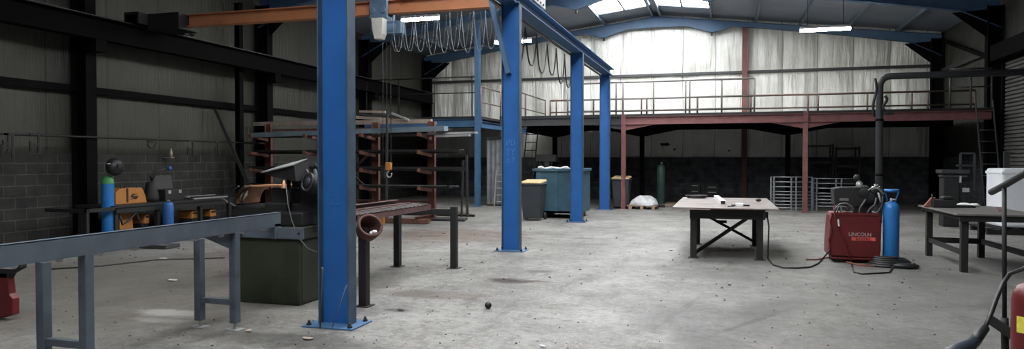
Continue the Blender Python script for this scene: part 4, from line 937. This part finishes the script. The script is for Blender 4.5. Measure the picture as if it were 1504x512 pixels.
# grey sheet pieces under saw/bench
a = G(215, 364); b = MB(); b.bar(a+V((-.6, .1, .04)), a+V((.5, .1, .04)), .35, .06); tag(b.build('steel_plate', 'girt'), 'grey plate lying on the floor under the near end of the bench', 'plate')
# red machine at the far left edge
q = G(6, 470)
t = thing('red_machine', (q.x-.3, q.y, 0), 'dark red machine housing cut by the left picture edge under the conveyor', 'machine')
b = MB(); X0 = q.x; Yq = q.y
def LP(px, py): return PY(px, py, Yq)
poly = [LP(-60, 398), LP(10, 400), LP(11, 412), LP(13, 432), LP(18, 438), LP(18, 462), LP(2, 467), LP(-60, 467)]
b.prism(poly, (0, .08, 0)); b.build('housing', 'redbright', t, .01)
b = MB(); b.prism([LP(-60, 385), LP(29, 387), LP(29, 394), LP(14, 402), LP(10, 409), LP(-60, 409)], (0, .08, 0)); b.build('clamp_head', 'black', t, .01)
b = MB(); fl = LP(-20, 467); b.box(fl.x-.2, fl.x+.05, Yq, Yq+.08, 0, fl.z); b.build('foot', 'black', t)
# ------------------------------------------------------------------ centre table
TX0, TX1, TY0, TY1, TZ = -.80, .83, 11.72, 15.0, .84
t = thing('plate_table', (0, 13.3, 0), 'steel welding table with a worn brown plate top in the middle of the floor', 'table')
b = MB(); b.box(TX0, TX1, TY0, TY1, TZ-.02, TZ); b.box(TX0+.02, TX0+.6, TY0-.04, TY0+1.5, TZ-.034, TZ-.021); b.build('tabletop', 'tabletop', t, .003)
LXa, LXb, LYa, LYb = -.47, .56, 11.98, 13.95
for xx in (LXa, LXb):
    for yy in (LYa, LYb):
        b = MB(); w = .05 if yy < 13 else .045
        b.box(xx-w, xx+w, yy-w, yy+w, .012, TZ-.16); b.box(xx-.085, xx+.085, yy-.08, yy+.08, 0, .012); b.build('leg', 'dark', t, .004)
b = MB()
b.box(LXa-.06, LXb+.08, LYa-.05, LYa+.03, TZ-.19, TZ-.034); b.box(LXa-.06, LXb+.08, LYb-.03, LYb+.05, TZ-.19, TZ-.02); b.box(LXa-.06, LXa+.0, LYa, LYb, TZ-.19, TZ-.034); b.box(LXb, LXb+.08, LYa, LYb, TZ-.19, TZ-.034); b.build('apron', 'black', t)
b = MB(); b.bar((LXa, LYb-.06, TZ-.2), (LXb, LYb-.06, .08), .012, .05); b.bar((LXa, LYa+.06, .06), (LXb, LYb-.1, TZ-.22), .04, .05); b.build('cross_brace', 'dark', t)
b = MB(); b.box(-.13, .06, LYb-.1, LYb-.05, .42, .47); b.rot = 0; b.build('brace_plate', 'black', t)
b = MB(); b.box(LXb+.04, LXb+.12, LYa-.09, LYa-.05, TZ-.16, TZ-.06); b.build('earth_clamp', 'girt', t)
def on_table(px, py): return G(px, py, TZ)
a, c = on_table(1052, 291.5), on_table(1062, 300)
b = MB(); b.bar(V((a.x, a.y, TZ+.035)), V((c.x, c.y, TZ+.035)), .085, .065); bb = tag(b.build('square_tube', 'white', None, .004), 'short white square tube lying on the plate table', 'tube')
b = MB(); d_ = (c-a).normalized(); e_ = V((c.x, c.y, TZ+.035)); b.bar(e_-d_*.0, e_+d_*.003, .07, .05); b.build('open_end', 'black', bb)
b = MB(); p = on_table(1023, 291)
for k in range(3): b.tube([V((p.x+(.17+.02*k)*math.cos(a_), p.y+.14*math.sin(a_), TZ+.015+.02*k)) for a_ in [math.radians(q) for q in range(0, 361, 20)]], .012, 6)
b.box(p.x-.07, p.x+.1, p.y-.05, p.y+.05, TZ, TZ+.06); tag(b.build('cable_coil', 'rubber'), 'black coiled cable on the left back corner of the plate table', 'cable')
p = on_table(1086, 302.5); b = MB(); b.box(p.x-.06, p.x+.06, p.y-.05, p.y+.05, TZ, TZ+.05); tag(b.build('metal_block', 'rag', None, .005), 'small pale block near the front edge of the plate table', 'block')
p = on_table(1095, 302.5); b = MB(); b.bar((p.x-.22, p.y, TZ+.012), (p.x+.06, p.y+.05, TZ+.012), .08, .02); tag(b.build('scrap_strip', 'dark'), 'dark metal strip lying behind the pale block on the plate table', 'strip')
p = on_table(1114, 296); b = MB(); b.ball(p+UP*.03, .035, 8, 1.5, 1, .8); tag(b.build('weld_lump', 'dark'), 'dark lump near the right end of the plate table', 'scrap')
p = on_table(1078, 303.5); b = MB(); b.bar((p.x-.1, p.y, TZ+.01), (p.x, p.y, TZ+.01), .05, .015); tag(b.build('chisel', 'dark'), 'short dark tool by the front edge of the plate table', 'tool')
# ------------------------------------------------------------------ welder trolley
wy = G(1255, 386).y
x0 = PY(1217, 380, wy).x; x1 = PY(1294, 380, wy).x; zt_ = PY(1255, 313, wy).z; zb = PY(1255, 380, wy).z
t = thing('welding_trolley', ((x0+x1)/2, wy+.3, 0), 'dark red welding machine on wheels with wire feeder on top', 'welder')
b = MB(); b.prism([(x0, wy, .10), (x1-.02, wy, .08), (x1, wy, .2), (x1, wy, zt_), (x0+.06, wy, zt_), (x0+.03, wy, zt_-.05), (x0, wy, .3)], (0, .55, 0)); b.build('case', 'redbright', t, .02)
b = MB(); b.box(x0+.02, x1-.03, wy-.012, wy-.002, zt_-.03, zt_-.0); b.build('top_lip', 'redbright', t); b = MB(); b.box(x0+.05, x1, wy-.03, wy+.6, .055, .085); b.build('tray', 'redbright', t, .005)
for xx in (x0+.15, x1-.12):
    for yy in (wy+.05, wy+.5):
        b = MB(); b.cyl((xx, yy-.03, .075), (xx, yy+.03, .075), .075, 16); b.build('wheel', 'rubber', t)
mid = PY(1263, 347, wy-.004)
Rm = Matrix.Translation(V((mid.x, wy-.006, mid.z+.0))) @ Matrix.Rotation(math.pi/2, 4, 'X')
text_mesh('LINCOLN', .075, 'palelet', t, Matrix.Translation(V((0, 0, .03))) @ Rm)
b = MB(); b.box(mid.x-.12, mid.x+.22, wy-.006, wy-.001, mid.z-.065, mid.z-.01); b.build('label_plate', 'pink', t)
Rm2 = Matrix.Translation(V((mid.x+.05, wy-.010, mid.z-.038))) @ Matrix.Rotation(math.pi/2, 4, 'X')
text_mesh('ELECTRIC', .052, 'redbright', t, Rm2)
b = MB(); q0, q1 = PY(1231, 322, wy-.02), PY(1232, 332, wy-.02); b.bar(q0, q1, .02, .02, (0, 1, 0)); b.build('door_latch', 'rag', t)
# wire feeder
fx0, fx1 = PY(1224, 300, wy+.15).x, PY(1252, 300, wy+.15).x; fz0 = PY(1240, 301, wy+.15).z; fz1 = PY(1240, 277, wy+.15).z
b = MB(); b.prism([(fx0, wy+.15, fz1), (fx0+.02, wy+.15, fz0), (fx1+.1, wy+.15, fz0-.02), (fx1+.14, wy+.15, fz1+.03), (fx0+.1, wy+.15, fz1+.02)], (0, .35, 0)); fdr = b.build('wire_feeder', 'black', t, .01)
b = MB(); b.box(fx0+.09, fx0+.22, wy+.14, wy+.148, fz0+.07, fz0+.11); b.build('rating_plate', 'railpale', fdr)
for (cx_, cz_, r, L2, m) in ((1262, 272, .05, .12, 'lightsteel'), (1258, 262, .05, .1, 'black'), (1285, 283, .07, .14, 'dark'), (1276, 290, .10, .2, 'black'), (1292, 276, .025, .05, 'girt'), (1270, 283, .09, .16, 'dark')):
    p = PY(cx_, cz_, wy+.1); b = MB(); b.lathe(p, [(0, 0), (r*.8, 0), (r, .015), (r, L2), (r*.6, L2+.02), (0, L2+.02)], 14, (.2, 1, .15)); b.build('feed_roller', m, t)
b = MB(); b.box(fx1, x1, wy+.15, wy+.45, zt_+.12, fz0+.16); b.box(fx1+.05, x1-.1, wy+.2, wy+.4, zt_-.01, zt_+.13); b.build('feeder_mount', 'dark', t, .02)
b = MB()
def loop(pts, r=.014, Y=None, m=None): b.tube([PY(px, py, (Y if Y else wy+.08)) for px, py in pts], r, 6)
loop([(1226, 318), (1227, 306), (1234, 299), (1243, 298), (1251, 303), (1255, 314)]); loop([(1262, 316), (1263, 305), (1268, 298), (1272, 292)]); loop([(1272, 316), (1278, 306), (1285, 300), (1287, 290)]); loop([(1228, 316), (1232, 303), (1240, 303), (1248, 310)], .01, wy+.02)
loop([(1280, 316), (1290, 310), (1296, 300), (1296, 288)], .012)
b.build('torch_hose', 'cable', t)
b = MB(); 
for (xa_, ya_, xc_, yc_) in ((1280, 274, 1296, 279), (1284, 270, 1298, 285), (1275, 279, 1290, 271), (1290, 283, 1294, 297)): b.tube([PY(xa_, ya_, wy+.05), PY(xc_, yc_, wy+.02)], .014, 6)
b.build('bracket', 'lightsteel', t)
b = MB(); loop([(1222, 312), (1219, 325), (1222, 340), (1217, 352), (1220, 365), (1218, 378)], .009, wy-.02); loop([(1224, 300), (1228, 330), (1240, 350), (1247, 375), (1250, 384)], .008, wy-.03); b.build('side_cable', 'redbright', t)
# blue cylinder behind
gq = G(1309, 377); gy_ = wy+.12; gxc = PY(1309, 330, gy_).x; ht = PY(1309, 299, gy_).z
t = gas((gxc, gy_, .05), (ht-.05)/.93, .115, 'bright blue gas cylinder standing behind the red welding trolley', 'cyl_blue')
b = MB(); b.lathe((gxc, gy_, ht-.035), [(.065, 0), (.075, .04), (.0, .05)], 16); b.build('neck_ring', 'white', t)
b = MB(); cz = PY(1309, 297, gy_).z; tp = PY(1309, 279, gy_).z
b.tube([(gxc-.05, gy_, cz), (gxc-.09, gy_, tp-.03), (gxc-.08, gy_, tp)], .012, 6); b.tube([(gxc+.05, gy_, cz), (gxc+.10, gy_, tp-.03), (gxc+.09, gy_, tp)], .012, 6); b.lathe((gxc, gy_, tp-.03), [(.095, 0), (.105, 0), (.105, .045), (.09, .045), (.095, 0)], 18); b.build('valve_guard', 'cyl_blue', t)
b = MB(); b.lathe((gxc, gy_, 0), [(0, 0), (.14, 0), (.14, .05), (0, .05)], 18); b.build('foot_ring', 'rubber', t)
# heap of black cables on floor
p = G(1312, 392)
b = MB()
for k in range(5):
    r = .34-.05*k; b.tube([V((p.x+(r+.03*math.sin(a_*3+k))*math.cos(a_)-.02*k, p.y+.06+(r*.55)*math.sin(a_), .02+.028*k)) for a_ in [math.radians(q) for q in range(0, 361, 18)]], .022, 6)
b.box(p.x-.05, p.x+.2, p.y-.05, p.y+.25, 0, .12)
tag(b.build('cable_heap', 'rubber'), 'coiled heap of black cable on the floor beside the blue cylinder', 'cable')
p = G(1330, 394); b = MB(); b.ball(p+UP*.04, .16, 12, 1.15, .6, .28); tag(b.build('rubber_shoe', 'rubber'), 'black flat glove-like lump on the floor right of the cable heap', 'glove')
# earth cable from table to trolley
pts = [V((LXb+.10, LYa-.1, TZ-.1)), V((LXb+.13, LYa-.1, .55)), V((LXb+.12, LYa-.1, .2))]+[G(*q)+UP*.014 for q in ((1128, 381), (1136, 390), (1150, 394), (1172, 394.5), (1190, 393), (1201, 388), (1208, 381))]+[PY(1214, 373, wy-.02), PY(1218, 366, wy-.02)]
b = MB(); b.tube(pts, .012, 6); tag(b.build('earth_cable', 'rubber'), 'black cable running on the floor from the plate table to the red welder', 'cable')
pts = [PY(1251, 386, wy-.05)]+[G(*q)+UP*.012 for q in ((1251, 393), (1254, 400), (1266, 403), (1290, 402), (1306, 401), (1311, 394))]
b = MB(); b.tube(pts, .012, 6); tag(b.build('welder_cable', 'rubber'), 'black cable looping on the floor in front of the red welder', 'cable')
pts = [G(*q)+UP*.014 for q in ((1184, 382), (1200, 382), (1214, 379), (1226, 379), (1245, 386), (1262, 390), (1285, 392))]
b = MB(); b.tube(pts, .013, 6); tag(b.build('hose_length', 'rust'), 'reddish brown hose lying under the red welder', 'hose')
# ------------------------------------------------------------------ right bench
t = thing('workbench', (3.7, 12.4, 0), 'dark steel workbench with lower stretchers at the right', 'workbench')
X0, X1, Y0, Y1 = 3.17, 4.25, 11.42, 13.5
b = MB(); b.box(X0, X1, Y0, Y1, .815, .84); b.build('worktop', 'bench', t, .003)
b = MB(); b.box(X0+.05, X1-.05, Y0+.03, Y0+.07, .73, .815); b.box(X0+.05, X1-.05, Y1-.07, Y1-.03, .73, .815); b.box(X0+.05, X0+.09, Y0+.07, Y1-.07, .76, .815); b.build('apron', 'black', t)
for (xx, yy) in ((3.3, 11.54), (3.3, 13.34), (4.06, 13.34), (4.12, 11.54)):
    b = MB(); b.box(xx-.045, xx+.045, yy-.045, yy+.045, 0, .815); b.build('leg', 'dark', t, .004)
b = MB(); b.bar((3.3, 11.54, .27), (3.3, 13.34, .27), .04, .07); b.bar((3.3, 13.34, .27), (4.06, 13.34, .27), .04, .09); b.bar((4.06, 13.34, .27), (4.12, 11.54, .27), .04, .08); b.build('stretcher', 'dark', t)
def on_b(px, py): return G(px, py, .84)
for (px, py, s, lb) in ((1416, 300, .09, 'crumpled white rag on the right bench, left of two'), (1430, 300.5, .08, 'crumpled white rag on the right bench, right of two')):
    p = on_b(px, py+3); p = V((min(p.x, X1-.1), min(p.y, Y1-.12), .84)); b = MB(); b.ball(p+UP*.025, s, 10, 1.3, .8, .35)
    for i_, v_ in enumerate(b.v): b.v[i_] = v_+V((1, 1, .6))*.025*noise.noise(v_*22)
    for v_ in b.v: v_.z = max(v_.z, .841)
    tag(b.build('rag', 'rag'), lb, 'rag')
p = on_b(1372, 304); p.y = min(p.y, Y1-.15); t = thing('bench_vice', p, 'dark vice with brown jaw on the left end of the right bench', 'vice')
b = MB(); b.box(p.x-.05, p.x+.28, p.y-.12, p.y+.1, .84, .97); b.box(p.x+.1, p.x+.25, p.y-.12, p.y+.1, .97, 1.02); b.build('body', 'black', t, .02)
b = MB(); b.prism([(p.x-.16, p.y-.03, .84), (p.x-.03, p.y-.03, .84), (p.x+.02, p.y-.03, 1.0), (p.x-.04, p.y-.03, 1.0)], (0, .08, 0)); b.build('jaw', 'rust', t, .01)
b = MB(); b.cyl((p.x-.05, p.y-.08, .86), (p.x-.05, p.y-.08, 1.06), .01, 8); b.build('handle', 'dark', t)
p = V((3.75, 13.0, .84)); b = MB(); b.box(p.x-.3, p.x+.1, p.y-.1, p.y+.15, .84, .875); tag(b.build('tool_tray', 'black', None, .01), 'flat black tool tray on the right bench behind the vice', 'tray')
p = V((4.05, 12.4, .84)); b = MB(); b.bar((3.95, 12.1, .852), (4.15, 12.9, .852), .09, .024); tag(b.build('flat_bar', 'brown'), 'brown flat bar lying on the right end of the right bench', 'steel bar')
# white tank on pallet
gp = G(1471, 344); wx, wy2 = gp.x, gp.y
t = thing('white_tank', (wx+.6, wy2+.5, .15), 'large white plastic container on a pallet by the right wall', 'container')
b = MB(); b.box(wx, wx+1.1, wy2, wy2+1.0, .15, 1.42); b.build('body', 'white', t, .05)
b = MB(); b.box(wx-.012, wx+1.112, wy2-.012, wy2+1.012, 1.30, 1.36); b.build('lid_rim', 'white', t, .01)
b = MB(); b.prism([(wx+.45, wy2-.006, .2), (wx+.65, wy2-.006, .2), (wx+.9, wy2-.006, .75), (wx+.78, wy2-.006, .8)], (0, .01, 0)); b.build('fold_flap', 'white', t)
t = thing('pallet', (wx+.5, wy2+.4, 0), 'dark wooden pallet under the white container', 'pallet')
for k in range(3):
    b = MB(); b.box(wx-.3, wx+1.15, wy2-.1+k*.5, wy2+.0+k*.5, 0, .11); b.build('bearer', 'dark', t)
b = MB()
for k in range(6): b.box(wx-.32+k*.26, wx-.2+k*.26, wy2-.12, wy2+1.05, .11, .14)
b.build('deck', 'dark', t)
# grey post behind the container
p = PY(1478, 235, 21.0); b = MB(); b.bar((p.x, 21, 0), (p.x, 21, PY(1478, 222, 21).z), .12, .08, (0, 1, 0)); tag(b.build('bollard', 'girt'), 'short grey post standing behind the white container', 'post')
# drill machine
Y = 19.2; a, c = PY(1383, 249, Y), PY(1425, 249, Y); zt_ = a.z
t = thing('drill_press', ((a.x+c.x)/2, Y+.3, 0), 'dark workshop machine with a pale top plate behind the right bench', 'machine')
b = MB(); b.box(a.x, c.x, Y, Y+.5, zt_-.09, zt_); b.box(a.x+.03, c.x-.03, Y+.02, Y+.4, zt_-.18, zt_-.13); b.build('top_plate', 'girt', t, .01)
b = MB(); b.box(a.x+.06, c.x-.2, Y+.05, Y+.45, 0, zt_-.09); b.box(a.x+.3, c.x-.02, Y+.1, Y+.4, .4, zt_-.25); b.build('body', 'black', t, .02)
b = MB(); q = PY(1420, 279, Y); b.box(q.x-.07, q.x+.07, Y+.05, Y+.1, q.z-.05, q.z+.05); q = PY(1411, 262, Y); b.box(q.x-.02, q.x+.02, Y-.0, Y+.05, q.z-.1, q.z+.06); b.build('control_plate', 'lightsteel', t)
Yf = 19.35; a, c = PY(1411, 225, Yf), PY(1431, 248, Yf)
b = MB(); z1 = a.z; z0_ = zt_
for p_, q_ in (((a.x, Yf, z0_), (a.x, Yf, z1)), ((c.x, Yf, z0_-.5), (c.x, Yf, z1)), ((a.x, Yf, z1), (c.x, Yf, z1)), ((a.x-.1, Yf, z0_+.1), (c.x, Yf, z0_+.1))): b.bar(p_, q_, .045, .045)
tag(b.build('pale_frame', 'girt'), 'thin grey rectangular frame standing on the machine behind the right bench', 'frame')
# ------------------------------------------------------------------ foreground right trolley, bottle, cable
D = 4.25
t = thing('cylinder_trolley', G(1475, 512+95), 'dark steel trolley frame with sloping handle at the right picture edge', 'trolley')
b = MB(); b.tube([PD(1456, 282, D+.15), PD(1475, 272, D), PD(1504, 255, D-.25), PD(1545, 235, D-.6)], .020, 10); b.build('handle', 'black', t)
b = MB(); b.tube([PD(1475, 274, D), PD(1475.5, 466, D)], .013, 8); b.build('upright', 'dark', t)
b = MB(); b.tube([PD(1475.5, 466, D), PD(1476, 490, D), PD(1478, 600, D)], .022, 8); b.build('leg', 'black', t)
b = MB(); b.bar(PD(1453, 468, D), PD(1492, 494, D-.1), .03, .05); b.bar(PD(1475, 490, D), PD(1540, 492, D-.1), .03, .05); b.build('cross_bar', 'dark', t)
bp_ = PD(1503, 500, 4.05); bx_, by_ = bp_.x+.03, bp_.y
zt_ = PD(1500, 414, 4.05).z
t = gas((bx_, by_, 0), zt_/.97, .09, 'red bottle with a yellow label at the lower right picture edge', 'redbright')
b = MB(); l0 = PD(1489, 476, 3.99); ang = math.atan2(l0.y-by_, l0.x-bx_); z_a = PD(1490, 489, 3.99).z; z_b = PD(1490, 465, 3.99).z; vs = []; fs = []
for k in range(5):
    aa = ang-.15+.2*k/1.2
    for zz in (z_a, z_b): vs.append(V((bx_+.0925*math.cos(aa), by_+.0925*math.sin(aa), zz)))
for k in range(4): fs.append((2*k, 2*k+2, 2*k+3, 2*k+1))
b.add(vs, fs, True); b.build('label_sticker', 'yellowlabel', t)
b = MB(); pts = [PD(1540, 375, 3.2), PD(1504, 394, 3.4), PD(1484, 401, 3.5), PD(1474, 414, 3.5), PD(1464, 437, 3.45), PD(1455, 462, 3.4), PD(1446, 482, 3.35)]
b.tube(pts, .0105, 8); t = thing('power_tool', PD(1420, 512, 3.3), 'dark tool on a black cable coming in at the lower right corner', 'tool'); b.build('cable', 'rubber', t)
b = MB(); b.tube([PD(1447, 481, 3.35), PD(1438, 492, 3.32), PD(1430, 503, 3.3)], [.02, .024, .025], 12); b.build('cable_sleeve', 'rubber', t)
b = MB(); b.tube([PD(1433, 499, 3.3), PD(1424, 507, 3.28), PD(1408, 516, 3.25), PD(1385, 530, 3.2)], [.022, .030, .040, .044], 14); b.build('tool_body', 'toolblue', t)
# ------------------------------------------------------------------ litter
p = G(717, 453); b = MB(); b.ball(p+UP*.038, .038, 16); tag(b.build('rubber_ball', 'rubber'), 'small black ball lying alone on the concrete floor', 'ball')
for (px, py, s, lb, m) in [(240, 380, .13, 'white paper scrap on the floor under the conveyor, further one', 'paper'), (254, 412, .11, 'pale scrap on the floor between the grey conveyor legs', 'paper'),
                        (704, 373, .07, 'white paper scrap on the floor between the outfeed table and second blue column', 'paper'), (365, 487, .05, 'small scrap on the floor right of the conveyor foot', 'wood'),
                        (453, 498, .09, 'brown crumpled scrap on the floor in front of the front blue column', 'wood'), (588, 456, .06, 'flat dark scrap on the floor beside the black leg', 'dark'),
                        (985, 368, .06, 'small white scrap on the floor left of the plate table', 'paper'), (652, 343, .07, 'dark rusty lump on the floor behind the outfeed legs', 'rust'), (797, 510, .05, 'white scrap at the bottom edge of the picture', 'paper'),
                        (555, 363, .05, 'white scrap on the floor below the rusty pot', 'paper')]:
    p = G(px, py); s *= .65; b = MB(); n_ = 7; vs = [V((p.x+s*math.cos(a_)*random.uniform(.6, 1.1)*1.2, p.y+s*.7*math.sin(a_)*random.uniform(.6, 1.1), .004+random.uniform(0, .014))) for a_ in [2*math.pi*k/n_ for k in range(n_)]]
    vs2 = [v_+V((0, 0, .006)) for v_ in vs]
    b.add(vs+vs2+[V((p.x, p.y, .022)), V((p.x, p.y, .002))], [(n_+k, n_+(k+1) % n_, 2*n_) for k in range(n_)]+[((k+1) % n_, k, 2*n_+1) for k in range(n_)]+[(k, (k+1) % n_, n_+(k+1) % n_, n_+k) for k in range(n_)])
    tag(b.build('scrap', m), lb, 'scrap')
b = MB()
for k in range(520):
    px = random.uniform(40, 1400); py = random.uniform(335, 512); p = G(px, py); s = random.uniform(.005, .015)*(1+ (p.y > 9)*.6)
    if p.x < -11 or (-5.4 < p.x < -4.3 and 6.6 < p.y < 7.5): continue
    vs = [p+V((random.uniform(-1, 1)*s*1.4, random.uniform(-1, 1)*s*1.4, 0)) for _ in range(3)]+[p+UP*s]
    b.add(vs, [(0, 1, 3), (1, 2, 3), (2, 0, 3), (0, 2, 1)])
tag(b.build('floor_grit', 'gravel', origin=False), 'scattered grit and swarf on the concrete floor', 'grit', kind='stuff')
b = MB()
a_ = G(478, 475, .03)
b.tube([G(470, 482, .02), PD(474, 395, 6.6), PD(473, 392, 6.6)], .008, 6); b.tube([G(487, 482, .02), PD(509, 418, 6.65)], .004, 6)
tag(b.build('wire_scrap', 'cable'), 'thin wires leaning against the foot of the front blue column', 'wire')
# ------------------------------------------------------------------ light, world, camera
w = bpy.data.worlds.new('world'); SC.world = w; w.use_nodes = True
w.node_tree.nodes['Background'].inputs[0].default_value = (.75, .85, 1, 1); w.node_tree.nodes['Background'].inputs[1].default_value = .6
def area(name, loc, rot, sx, sy, power, col):
    l = bpy.data.lights.new(name, 'AREA'); l.shape = 'RECTANGLE'; l.size = sx; l.size_y = sy; l.energy = power; l.color = col
    o = bpy.data.objects.new(name, l); COL.objects.link(o); o.location = loc; o.rotation_euler = rot; return o
area('added_front_fill', (1.0, YF+.1, 2.2), (math.radians(90), 0, 0), 5, 3.6, 16, (.92, .96, 1))  # added fill from behind the camera; the front wall has no door
cam = bpy.data.cameras.new('camera'); co = bpy.data.objects.new('camera', cam); COL.objects.link(co)
cam.sensor_width = 36; cam.lens = 36*F/1504; cam.clip_end = 200; cam.clip_start = .05
co.location = EYE; co.rotation_euler = (math.pi/2-TH, 0, PSI); SC.camera = co
vs_ = SC.view_settings; vs_.view_transform = 'Standard'; vs_.look = 'None'; vs_.exposure = 0.0; vs_.gamma = 1; vs_.use_curve_mapping = False
SC.cycles.max_bounces = 8; SC.cycles.diffuse_bounces = 5; SC.cycles.glossy_bounces = 3; SC.cycles.use_denoising = True
SC.cycles.sample_clamp_indirect = 6
